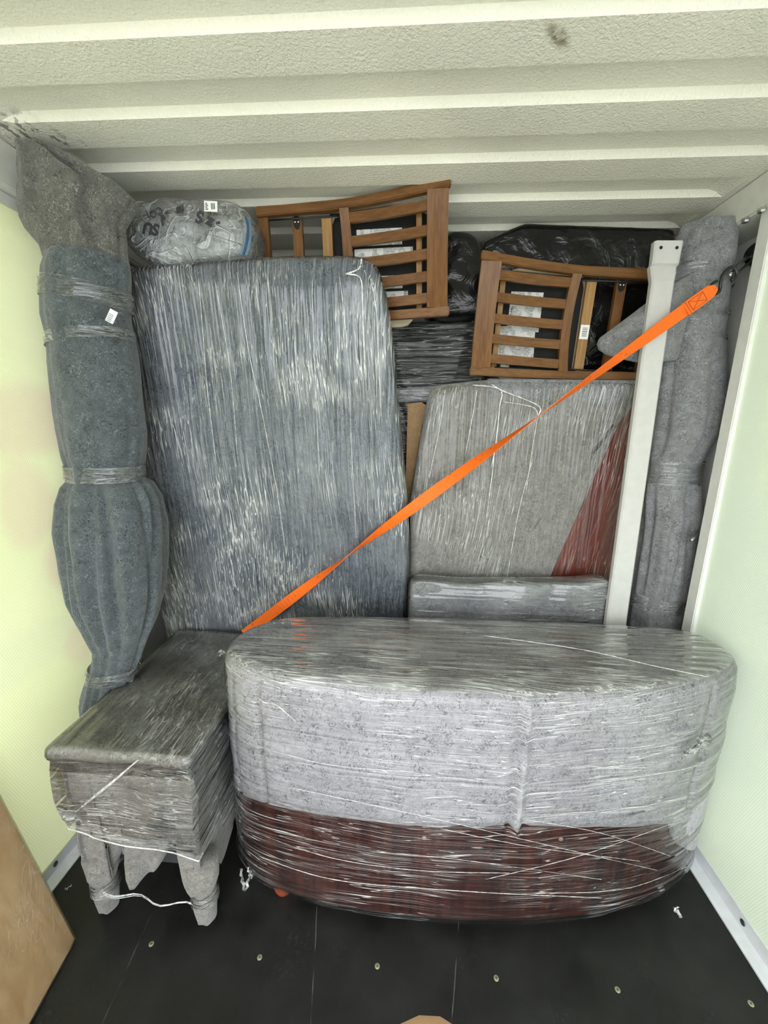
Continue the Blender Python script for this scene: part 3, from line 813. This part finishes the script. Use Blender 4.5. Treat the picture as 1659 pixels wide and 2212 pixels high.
# ------------------------------------------------------------------ black bags and dark bundle behind
def plastic(name, col, rough=.22, bscale=14, st=.7):
    N = NM(name)
    nb = N.bump(N.math('ADD', N.noise(bscale, 4, 1.2), N.math('MULTIPLY', N.noise(bscale * .35, 2, .8), 1.5)), st, .012)
    return N.done(N.principled(col, rough, nb, spec=.5))
M['bin_bag'] = plastic('bin_bag', (.006, .006, .006))
def sack(name, label, pxs, Y, t, r, amp, group):
    F = vertical(Y); e = thing(name, (F.px(*pxs[0])[0], Y + t / 2, F.px(*pxs[0])[1]), label, 'bag', group)
    pillow('sack', catmull([Vector(F.px(*p)) for p in pxs], 100), F, t, r, M['bin_bag'], e, 0, amp, 6, 9, Y * 7)
    return e
e = sack('black_bag', 'long black plastic bag under the roof above the barcode chair', ((1042, 530), (1062, 508), (1130, 480), (1160, 477), (1300, 484), (1440, 488), (1462, 500), (1465, 560), (1445, 790), (1300, 800), (1160, 790), (1110, 680), (1060, 660), (1040, 600)), 1.78, .30, .03, .012, 'black plastic bags')
e = sack('black_bag', 'crumpled black plastic bag wedged between the two folding chairs', ((960, 505), (985, 494), (1020, 500), (1042, 530), (1055, 620), (1050, 672), (1000, 682), (930, 672), (880, 560)), 1.71, .2, .03, .018, 'black plastic bags')
def dark_bundle():
    F = vertical(1.80); t = thing('dark_wrapped_bundle', (.1, 1.9, 0), 'black bundle in horizontally streaked film, under the crumpled black bag', 'bundle')
    pts = [Vector(F.px(*p)) for p in ((820, 692), (1050, 685), (1060, 700), (1060, 828), (1050, 838), (840, 846), (815, 838))]
    low = [Vector(F.px(*p)) for p in ((830, 846), (1060, 838))]
    ol = round_poly(pts[:5] + [Vector((.33, .004)), Vector((-.12, .004))], .03, 110)
    pillow('cover', ol, F, .22, .04, M['black'], t, 0, .012, 4)
    pillow('stretch_film', ol, F, .22, .042, M['film_dark'], t, .006, .014, 5, 12, 2)
    F2 = vertical(1.765); ol2 = round_poly([Vector(F2.px(*p)) for p in ((845, 838), (960, 832), (960, 866), (845, 870))], .008, 60)
    pillow('edge_wrap', ol2, F2, .06, .012, M['felt_grey'], t, 0, .004, 9, 5)
    pillow('edge_film', ol2, F2, .06, .012, M['film_band'], t, .004, .004, 9, 6)
dark_bundle()
def mdf_board():
    F = vertical(1.735); pts = [Vector(F.px(*p)) for p in ((881, 870), (930, 868))]
    ol = round_poly([pts[0], pts[1], Vector((pts[1].x + .03, .004)), Vector((pts[0].x - .005, .004))], .003, 60)
    t = thing('fibreboard', (pts[0].x, 1.74, 0), 'plain light brown board showing between table top and wrapped panel', 'board')
    o = pillow('board', ol, F, .016, .001, M['mdf'], t, 0, 0, 1, 3)
mdf_board()

# ------------------------------------------------------------------ blanket rolls at the side walls
def roll_mesh(samples, Yc, depth, folds, seed, n=72, amp=.02, lean=None, sub=5, grooves=((5, .10, .7), (8, .07, 2.1))):
    """samples: (photo row y, left x, right x, pleat strength)"""
    pts = [Vector((s[0], s[1], s[2], s[3])) for s in samples]; P = []
    for i in range(len(pts) - 1):
        for k in range(sub): P.append(pts[i].lerp(pts[i + 1], k / sub))
    P.append(pts[-1]); R = []; info = []
    for q in P:
        Y = Yc if lean is None else lean(q[0])
        a, b = on_y(q[1], q[0], Y), on_y(q[2], q[0], Y)
        c = (a + b) / 2; hw = abs(b.x - a.x) / 2; info.append((c, hw, Y)); r = []
        for j in range(n):
            th = 2 * math.pi * j / n
            pl = q[3] * sum(w * math.cos(kf * th + ph + .8 * math.sin(c.z * 3 + kf)) for kf, w, ph in folds)
            pl -= q[3] * sum(w * max(0.0, math.cos(kf * th + ph + .5 * math.sin(c.z * 4 + kf))) ** 7 for kf, w, ph in grooves)
            nz = amp * mnoise.noise(Vector((math.cos(th) * 1.6 + seed, math.sin(th) * 1.6, c.z * 5)))
            rr = 1 + pl + nz / max(hw, .05)
            r.append(Vector((c.x + hw * math.cos(th) * rr, Y + depth * hw * math.sin(th) * rr, c.z + .2 * nz)))
        R.append(r)
    return R, info
def band(name, info, samples_z, parent, mat, off=.006, depth=.9, n=48, tilt=0.0):
    R = []
    for z in samples_z:
        best = min(info, key=lambda q: abs(q[0].z - z)); c, hw, Y = best
        R.append([Vector((c.x + (hw + off) * math.cos(a), Y + depth * (hw + off) * math.sin(a), z + tilt * math.cos(a))) for a in (2 * math.pi * j / n for j in range(n))])
    return mesh_obj(name, *loft(R, True, False, False), mat, parent)
def left_roll():
    t = thing('blanket_roll', (-1.10, 1.32, 0), 'tall bundle of brown-grey and blue felt tied with film, in the left corner', 'bundle')
    folds = ((7, .030, .4), (11, .022, 1.3), (17, .012, 2.0), (5, .03, .9))
    low = [(560, 114, 268, .4), (590, 108, 272, .3), (640, 109, 271, .15), (690, 110, 273, .3), (735, 119, 280, .12), (790, 121, 286, .3), (860, 132, 296, .3), (930, 140, 307, .4), (985, 150, 303, .8), (1004, 156, 301, .9), (1036, 158, 302, .9),
           (1048, 150, 318, 1.3), (1080, 144, 335, 1.6), (1140, 144, 345, 1.7), (1220, 153, 346, 1.8), (1290, 168, 343, 1.9), (1350, 190, 328, 1.6), (1390, 206, 312, 1.1), (1420, 206, 304, 1.0), (1450, 196, 292, 1.2), (1510, 182, 272, 1.2)]
    R, info = roll_mesh(low, 1.32, .85, folds, 2.0, 96, .012, lean=lambda y: 1.32 - .11 * min(1, max(0, (y - 1040) / 440)))
    last = R[-1]; z0 = sum(v.z for v in last) / len(last)
    cx = sum(v.x for v in last) / len(last)
    for z in (.3, .15, .004): R.append([Vector((-1.145 + (v.x - cx) * .7, v.y, z)) for v in last])
    mesh_obj('blue_blanket', *loft(R), M['felt_blue'], t)
    up = [(308, 50, 84, .2), (318, 39, 105, .6), (340, 50, 150, .9), (372, 56, 195, 1.0), (400, 63, 246, .9), (436, 66, 286, .8), (465, 64, 272, .6), (490, 70, 258, .7), (512, 84, 262, 1.0), (545, 108, 266, .8), (585, 116, 274, .6), (640, 126, 268, .4)]
    R2, info2 = roll_mesh(up, 1.32, .7, ((3, .05, 1.1), (5, .05, .2), (8, .03, 2.2), (13, .012, .5)), 6.0, 110, .025, grooves=((3, .22, 2.6), (7, .10, .4)), lean=lambda y: 1.235 + .085 * min(1, max(0, (y - 308) / 130)))
    for r in R2:
        for v in r: v.z = min(v.z, 2.385)
    mesh_obj('brown_blanket', *loft(R2), M['felt_brown'], t)
    for y, hh, tl in ((640, .028, -.02), (735, .016, .015), (1020, .026, 0), (1408, .022, 0)):
        z = on_y(200, y, 1.32).z
        band('film_band', info, [z - hh, z - hh * .3, z + hh * .3, z + hh], t, M['film_band'], .004, .85, 48, tl)
    # small sewn tag
    c = on_y(241, 684, 1.205); fr = Frame(c, (1, .75, 0), (0, 0, 1)); ca, sa = math.cos(-.45), math.sin(-.45)
    q = [fr.pt(u * ca - v * sa, u * sa + v * ca, .004) for u, v in ((-.010, -.019), (.010, -.019), (.010, .019), (-.010, .019))]
    mesh_obj('white_tag', q + [p - fr.N * .001 for p in q], [(0, 1, 2, 3), (7, 6, 5, 4), (0, 4, 5, 1), (1, 5, 6, 2), (2, 6, 7, 3), (3, 7, 4, 0)], M['paper'], t, smooth=False)
    m = MB(); 
    for k in range(5):
        a = fr.pt(*( (-.008) * ca - (.004 - .005 * k) * sa, (-.008) * sa + (.004 - .005 * k) * ca), .0055); b = fr.pt((.004) * ca - (.004 - .005 * k) * sa, (.004) * sa + (.004 - .005 * k) * ca, .0055)
        m.tube([a, b], .0009, 4)
    m.build('tag_print', M['ink'], t)
left_roll()
def right_roll():
    t = thing('blanket_roll', (1.05, 1.66, 0), 'tall grey felt bundle tied with film, between the white bar and the right wall', 'bundle')
    s = [(486, 1478, 1588, .2), (520, 1462, 1588, .3), (560, 1450, 1584, .3), (606, 1442, 1574, .3), (674, 1436, 1565, .5), (724, 1434, 1557, .3), (745, 1432, 1560, .3), (800, 1426, 1560, .5), (870, 1418, 1555, .6), (930, 1408, 1548, .8), (975, 1400, 1522, .8), (1000, 1396, 1511, .5), (1048, 1391, 1505, .5),
         (1075, 1388, 1503, 1.4), (1117, 1384, 1506, 1.8), (1165, 1380, 1493, 1.8), (1226, 1373, 1485, 1.7), (1278, 1366, 1476, 1.2), (1295, 1362, 1469, .6), (1345, 1353, 1464, .6)]
    R, info = roll_mesh(s, 1.66, .8, ((7, .028, 1.4), (9, .02, .3), (4, .03, 2.2), (13, .012, 1.)), 9.0, 90, .016)
    last = R[-1]
    for z in (.5, .2, .004): R.append([Vector((v.x, v.y, z)) for v in last])
    mesh_obj('grey_blanket', *loft(R), M['felt_grey'], t)
    for y, hh, tl in ((600, .012, -.03), (690, .010, .02), (732, .008, 0), (1020, .045, 0), (1298, .03, -.01)):
        z = on_y(1480, y, 1.66).z
        band('film_band', info, [z - hh, z, z + hh], t, M['film_band'], .006, .8, 40, tl)
    # pointed corner of the blanket sticking out behind the bar
    P = [(1295, 743, 742), (1300, 728, 752), (1320, 712, 764), (1350, 688, 772), (1390, 655, 780), (1430, 622, 782), (1480, 590, 775)]
    R = []
    for i, (x, y0, y1) in enumerate(P):
        a, b = on_y(x, y0, 1.585), on_y(x, y1, 1.585); c = (a + b) / 2; h = (a.z - b.z) / 2 + .003; d = min(.035, .006 + .012 * i)
        R.append([Vector((c.x, 1.60 + d * math.cos(k * 2 * math.pi / 20) * (1 + .3 * math.sin(3 * k * 2 * math.pi / 20)), c.z + h * math.sin(k * 2 * math.pi / 20))) for k in range(20)])
    mesh_obj('blanket_corner', *loft(R), M['felt_grey'], t)
right_roll()

# ------------------------------------------------------------------ white bar
def build_bar():
    t = thing('white_bar', (.84, 1.40, 0), 'slim white metal bar leaning upright in front of the right-hand chair', 'bar')
    top, bot = on_y(1444, 522, 1.560), on_y(1331, 1345, 1.485)
    d = (top - bot).normalized(); foot = bot - d * (bot.z / d.z) + d * .004
    U = Vector((1, 0, 0)); U = (U - d * U.dot(d)).normalized(); N = U.cross(d)
    L = (top - foot).length
    R = []
    for s, w, dep in ((0, .040, .0), (L - .125, .038, .0), (L - .10, .042, -.004), (L - .075, .044, -.010), (L - .07, .045, .0), (L, .047, .002)):
        p = foot + d * s + N * dep
        R.append([p - U * w - N * .018, p + U * w - N * .018, p + U * w, p + U * (w - .006) + N * .006, p - U * (w - .006) + N * .006, p - U * w])
    o = mesh_obj('channel', *loft(R), M['bar_paint'], t, smooth=False)
    for s in (-.026, .026):
        mesh_obj('bolt_hole', *disc(foot + d * (L - .022) + U * s + N * .0075, N, .0055, .0012, 12), M['black'], t)
build_bar()

# ------------------------------------------------------------------ orange strap, hook, lashing rings
def build_strap():
    t = thing('orange_strap', (.3, 1.55, 1.4), 'bright orange ratchet strap twisting diagonally across the load', 'strap')
    N = NM('orange_webbing')
    b = N.mix(N.ramp(N.noise(60, 3), .62, .72, 0, .5), (.90, .155, .012), (.25, .06, .02))
    mat = N.done(N.principled(b, .6, N.bump(N.noise(1, 2, sc=(700, 300, 700)), .3, .001), spec=.3))
    A = on_y(1530, 632, 1.500); Bp = on_y(830, 1141, 1.530); C = on_y(570, 1338, 1.560)
    E = C + (C - Bp).normalized() * .12
    keys = [(0, 0), (.08, .12), (.33, .5), (.55, 1.0), (.735, 1.5), (.90, 2.0), (1, 2.0)]
    def path(s):
        l1, l2 = (Bp - A).length, (E - Bp).length; x = s * (l1 + l2)
        return A.lerp(Bp, x / l1) if x < l1 else Bp.lerp(E, (x - l1) / l2)
    def twist(s):
        for (a, x), (b_, y) in zip(keys, keys[1:]):
            if s <= b_:
                k = (s - a) / (b_ - a); return (x + (y - x) * k) * math.pi
        return 2 * math.pi
    pts = []
    for k in range(121):
        s = k / 120; p = path(s); d = (path(min(1, s + .01)) - path(max(0, s - .01))).normalized()
        n0 = Vector((0, -1, 0)); n0 = (n0 - d * n0.dot(d)).normalized(); w = d.cross(n0); th = twist(s)
        pts.append((p + n0 * .004, (w * math.cos(th) + n0 * math.sin(th)) * .044))
    mesh_obj('webbing', *ribbon(pts, None, .0022), mat, t, smooth=False)
    # sewn loop end with its stitching
    d = (path(.02) - path(0)).normalized(); n0 = Vector((0, -1, 0)); n0 = (n0 - d * n0.dot(d)).normalized(); w = d.cross(n0)
    q = [(A + d * x + n0 * (.009 - .002 * (x > .06)), w * ww) for x, ww in ((-.020, .020), (-.012, .030), (.0, .042), (.04, .045), (.085, .045))]
    lp = mesh_obj('sewn_end', *ribbon(q, None, .004), mat, t, smooth=False)
    m = MB(); pp = lambda x, y: A + d * x + w * y + n0 * .0118
    for a, b_ in (((.02, -.016), (.07, .016)), ((.02, .016), (.07, -.016)), ((.02, -.016), (.07, -.016)), ((.02, .016), (.07, .016)), ((.078, -.021), (.078, .021)), ((.02, -.016), (.02, .016)), ((.07, -.016), (.07, .016))):
        m.tube([pp(*a), pp(*b_)], .0006, 4)
    m.build('stitching', plain('thread', (.20, .04, .01), .7), lp)
    # black S hook
    Yh = 1.500; P = [on_y(x, y, Yh) for x, y in ((1549, 607), (1540, 612), (1534, 622), (1538, 632), (1548, 634), (1555, 626), (1556, 613), (1558, 603), (1561, 594), (1570, 583), (1580, 577), (1588, 580), (1592, 590), (1588, 600), (1579, 605))]
    MB().tube(catmull(P, 60, False), .0052, 10).build('s_hook', M['black_metal'], t, smooth=True)
build_strap()
def ring_at(px_cup, px_tip, label, Xw=1.2235):
    c = on_x(*px_cup, Xw); tip = on_y(*px_tip, 1.500) if px_tip else None
    t = thing('lashing_ring', c, label, 'lashing ring', 'lashing rings on the right-hand post')
    R = [[c + Vector((-h, math.cos(a) * r, math.sin(a) * r)) for a in (2 * math.pi * j / 24 for j in range(24))] for h, r in ((0, .040), (.006, .040), (.024, .034), (.036, .022), (.040, .008))]
    mesh_obj('cup', *loft(R), M['dark_steel'], t)
    a0 = c + Vector((-.022, 0, -.012)); ax = tip - a0; L = ax.length; ax.normalize(); sd = ax.cross(Vector((0, 1, .3))).normalized()
    P = [a0 + ax * (L / 2 - (L / 2) * math.cos(2 * math.pi * k / 40)) + sd * (.012 * math.sin(2 * math.pi * k / 40)) for k in range(41)]
    MB().tube(P, .0055, 10, False).build('ring', M['steel'], t, smooth=True)
ring_at((1640, 548), (1577, 594), 'steel lashing ring on the right post holding the black hook')
ring_at((1518, 1138), (1494, 1166), 'steel lashing ring half hidden by the grey roll, low on the right post')

# ------------------------------------------------------------------ clear zipped bag with grey bedding
def print_mesh(s, size, bold=0.0):
    cu = bpy.data.curves.new('print', 'FONT'); cu.body = s; cu.size = size; cu.align_x = 'CENTER'; cu.align_y = 'CENTER'; cu.offset = bold; cu.extrude = .0002
    tmp = bpy.data.objects.new('tmp', cu); COL.objects.link(tmp); bpy.context.view_layer.update()
    me = bpy.data.meshes.new_from_object(tmp.evaluated_get(bpy.context.evaluated_depsgraph_get())); COL.objects.unlink(tmp); bpy.data.objects.remove(tmp)
    me.materials.clear(); me.materials.append(M['ink']); return me
def label_print(lb, s, u, v, size, ang):
    o = bpy.data.objects.new('label_print', print_mesh(s, size, .0003)); COL.objects.link(o); o.parent = lb
    o.location = (u, v, .0014); o.rotation_euler = (0, 0, ang)
for lb in LAB['left'][3:4]: label_print(lb, 'PATENT P', -.082, 0, .0125, -math.pi / 2)
for lb in LAB['right'][1:2]: label_print(lb, 'PUNC', -.054, 0, .0125, math.pi / 2)
def zip_bag():
    F = vertical(1.435); t = thing('zipped_bag', (-.78, 1.47, 2.13), 'clear plastic zipped bag of grey bedding on top of the blue-grey table top', 'bag')
    px = lambda *L: [Vector(F.px(*p)) for p in L]
    out = catmull(px((250, 486), (270, 444), (330, 424), (420, 424), (490, 430), (525, 447), (543, 476), (545, 520), (534, 552), (470, 559), (400, 566), (330, 570), (285, 545), (262, 515)), 110)
    inn = catmull(px((260, 490), (290, 454), (360, 438), (440, 440), (505, 455), (522, 498), (518, 548), (450, 558), (340, 566), (290, 540)), 100)
    pillow('grey_bedding', inn, F, .10, .04, plain('bedding', (.42, .45, .47), .9, var=.15, scale=8, bump=.3), t, -.012, .022, 7, 9, 3)
    N = NM('bag_plastic')
    h = N.math('ADD', N.noise(14, 3, 1.6), N.math('MULTIPLY', N.noise(34, 3, 2.0), .5))
    cr = N.math('ABSOLUTE', N.math('SUBTRACT', N.noise(10, 2, 1.0, loc=(4, 4, 4)), .5)); cre = N.ramp(cr, 0, .035, 1, 0)
    nb = N.bump(N.math('ADD', h, N.math('MULTIPLY', cre, .25)), 1.0, .022)
    fr = N.n('Fresnel', {'IOR': 1.5, 'Normal': nb}).outputs[0]
    a = N.n('MixShader', {0: N.math('ADD', .10, N.math('MULTIPLY', cre, .30)), 1: N.n('BsdfTransparent').outputs[0], 2: N.n('BsdfDiffuse', {'Color': (.85, .88, .9)}).outputs[0]})
    s = N.n('MixShader', {0: N.math('MINIMUM', N.math('ADD', N.math('MULTIPLY', fr, 2.2), .03), .9), 1: a.outputs[0], 2: N.n('BsdfGlossy', {'Roughness': .07, 'Normal': nb}).outputs[0]})
    pillow('clear_plastic', out, F, .115, .035, N.done(s), t, .0, .016, 9, 12, 5, .012)
    # blue zip
    zp = [F.pt(*F.px(x, y), -.012) for x, y in ((531, 470), (536, 490), (535, 515), (530, 540), (526, 551))]
    m = MB(); R = []
    P = catmull(zp, 30, False)
    m.add(*ribbon([(p + Vector((0, -.012, 0)), Vector((.022, .008, 0))) for p in P], None, .004))
    z = m.build('zip_tape', plain('zip_blue', (.08, .16, .26), .5), t)
    MB().tube([p + Vector((.001, -.017, 0)) for p in P], .0035, 6).build('zip_teeth', plain('zip_dark', (.03, .07, .12), .5), t, smooth=True)
    # sticker and print on the plastic
    def patch(cx, cy, w, h, ang, mat, nm, d=.016):
        u, v = F.px(cx, cy); c, s_ = math.cos(ang), math.sin(ang)
        q = [F.pt(u + a * c - b * s_, v + a * s_ + b * c, d) for a, b in ((-w / 2, -h / 2), (w / 2, -h / 2), (w / 2, h / 2), (-w / 2, h / 2))]
        return mesh_obj(nm, q + [p - F.N * .001 for p in q], [(0, 1, 2, 3), (7, 6, 5, 4), (0, 4, 5, 1), (1, 5, 6, 2), (2, 6, 7, 3), (3, 7, 4, 0)], mat, t, smooth=False)
    stk = patch(461, 452, .044, .030, -.06, M['paper'], 'white_sticker', .018)
    u, v = F.px(461, 452); m = MB()
    for k in range(6): m.box((u - .018 + .002 * (k % 2), F.O.y - .0196, v - .010 + .0036 * k), (u - .008 - .002 * (k % 3), F.O.y - .0185, v - .0085 + .0036 * k))
    for k in range(3): m.box((u + .002 + .005 * k, F.O.y - .0196, v - .009), (u + .004 + .005 * k, F.O.y - .0185, v + .008))
    m.build('sticker_print', M['ink'], stk)
    def text(s, cx, cy, size, ang, bold=0.0, shear=0.0):
        cu = bpy.data.curves.new('print', 'FONT'); cu.body = s; cu.size = size; cu.align_x = 'CENTER'; cu.align_y = 'CENTER'; cu.offset = bold; cu.extrude = .0004; cu.shear = shear
        tmp = bpy.data.objects.new('tmp', cu); COL.objects.link(tmp); bpy.context.view_layer.update()
        me = bpy.data.meshes.new_from_object(tmp.evaluated_get(bpy.context.evaluated_depsgraph_get())); COL.objects.unlink(tmp); bpy.data.objects.remove(tmp)
        u, v = F.px(cx, cy); c, s_ = math.cos(ang), math.sin(ang)
        for vt in me.vertices:
            a, b, d = vt.co; vt.co = F.pt(u + a * c - b * s_, v + a * s_ + b * c, .020 + d + .012 * abs(math.sin((u + a) * 30)) * 0)
        me.materials.clear(); me.materials.append(M['ink']); o = bpy.data.objects.new('bag_print', me); COL.objects.link(o); o.parent = t; o.location = -LOC[t]
    text('CO)', 342, 467, .030, math.pi + .42)
    text('SU', 336, 500, .046, math.pi - .15, .0022, .2)
    text('N', 366, 477, .036, math.pi + .35, .003, .3)
    text('ns', 398, 460, .030, math.pi + .25, .002, .3)
    text('S', 440, 475, .048, math.pi - .2, .0024, .2)
    text('z', 458, 487, .044, math.pi - .5, .003)
    text('-', 478, 490, .040, math.pi + .2, .002)
zip_bag()

# ------------------------------------------------------------------ wooden sheet leaning on the left wall near the door
def leaning_board():
    a = on_z(163, 2030, .004); top = on_y(0, 1720, a.y + .005); c = on_z(70, 2212, .004)
    V = (top - a).normalized(); U = (c - a); U = (U - V * U.dot(V)).normalized()        # U runs towards the door
    fr = Frame(a, U, V)
    if fr.N.x < 0: fr.N = -fr.N
    t = thing('film_wrapped_board', a, 'brown wooden board under clear film leaning on the left wall, lower left corner', 'board')
    Wd = wood('brown_ply', ((.62, .42, .23), (.55, .35, .18), (.70, .50, .30)), (2, 9, 5), .55)
    H, L = .66, 1.15
    ol = round_poly([(0, 0), (L, 0), (L, H), (0, H)], .006, 140)
    pillow('board', ol, fr, .022, .003, Wd, t)
    pillow('stretch_film', ol, fr, .022, .006, film('film_board', (20, 55, 10), rot=(.6, 0, 0), haze=.02, streak=.3, gain=.6, thin=.02, base=.05), t, .004, .002, 5, 8, 2)
leaning_board()

# ------------------------------------------------------------------ scraps of film on the floor
def scrap(label, parts):
    c = on_z(*parts[0][0], 0); e = thing('film_scrap', (c.x, c.y, 0), label, 'scrap', 'film scraps on the floor')
    m = MB()
    for (p, q, w) in parts:
        A, B = on_z(*p, .003), on_z(*q, .003); d = B - A; n = Vector((-d.y, d.x, 0)).normalized()
        pts = [(A + d * (k / 8) + Vector((0, 0, .004 * (1 + math.sin(k * 1.7)))) + n * (.003 * math.sin(k * 2.3)), (n * math.cos(k * .5) + Vector((0, 0, .5 * math.sin(k * .5)))).normalized() * w * (.5 + .5 * math.sin(math.pi * (k + 1) / 10))) for k in range(9)]
        m.add(*ribbon(pts, None, .0008))
    m.build('film_strip', M['film_edge'], e)
scrap('crumpled strips of clear film on the floor between cabinet and desk', (((520, 1878), (528, 1925), .012), ((543, 1880), (530, 1928), .010), ((535, 1875), (545, 1900), .008)))
scrap('short strip of clear film on the floor at the right end of the desk', (((1455, 1962), (1472, 1985), .012), ((1462, 1960), (1468, 1980), .008)))
scrap('thin sliver of film on the floor beside the left floor strip', (((141, 1924), (155, 1914), .005),))

# ------------------------------------------------------------------ the photographer's hand, one fingertip in frame
def hand():
    cw_ = lambda x, y, z: EYE + CM.transposed() @ Vector((x, y, z))           # right, down, forward of the eye
    tx, ty, tz = .0058, .0778, .055
    verts, edges, rad = [], [], []
    def add(p, r, par=None):
        verts.append(cw_(*p)); rad.append(r)
        if par is not None: edges.append((par, len(verts) - 1))
        return len(verts) - 1
    wrist = add((tx + .045, ty + .165, tz - .075), .027)
    palm = add((tx + .030, ty + .115, tz - .045), .026, wrist)
    arm = add((tx + .075, ty + .29, tz - .15), .034, wrist)
    add((tx + .10, ty + .42, tz - .22), .042, arm)
    def finger(pts, rs, par):
        for p, r in zip(pts, rs): par = add((tx + p[0], ty + p[1], tz + p[2]), r, par)
    finger(((.014, .080, -.022), (.007, .048, -.006), (.002, .022, .0), (0, 0, 0)), (.0112, .0108, .0108, .0112), palm)
    finger(((.034, .084, -.018), (.032, .052, .006), (.030, .052, .030), (.028, .070, .036)), (.011, .0098, .009, .008), palm)
    finger(((.052, .092, -.022), (.053, .064, .002), (.051, .064, .024), (.048, .082, .030)), (.0105, .0094, .0086, .0078), palm)
    finger(((.067, .104, -.030), (.071, .082, -.010), (.069, .082, .008), (.066, .096, .014)), (.0095, .0084, .0076, .007), palm)
    finger(((.002, .125, -.045), (-.018, .100, -.040), (-.026, .074, -.034)), (.013, .0105, .009), palm)
    me = bpy.data.meshes.new('person'); me.from_pydata([tuple(v) for v in verts], edges, [])
    o = bpy.data.objects.new('person', me); COL.objects.link(o)
    md = o.modifiers.new('skin', 'SKIN'); md.use_smooth_shade = True
    for d, r in zip(me.skin_vertices[0].data if me.skin_vertices else [], rad): d.radius = (r, r)
    o.modifiers.new('sub', 'SUBSURF').levels = 2; o.modifiers['sub'].render_levels = 2
    N = NM('skin'); b = N.mix(N.ramp(N.noise(60, 3), .3, .7), (.72, .44, .26), (.64, .36, .20))
    me.materials.append(N.done(N.principled(b, .5, N.bump(N.noise(500, 2), .15, .0005), **{'Subsurface Weight': .15, 'Subsurface Radius': (.01, .004, .002), 'Subsurface Scale': .3})))
    tag(o, 'bare fingertip of the photographer at the bottom edge of the picture', 'person')
    if not me.skin_vertices:
        bpy.context.view_layer.objects.active = o; o.select_set(True); bpy.ops.mesh.customdata_skin_add()
        for d, r in zip(me.skin_vertices[0].data, rad): d.radius = (r, r)
hand()
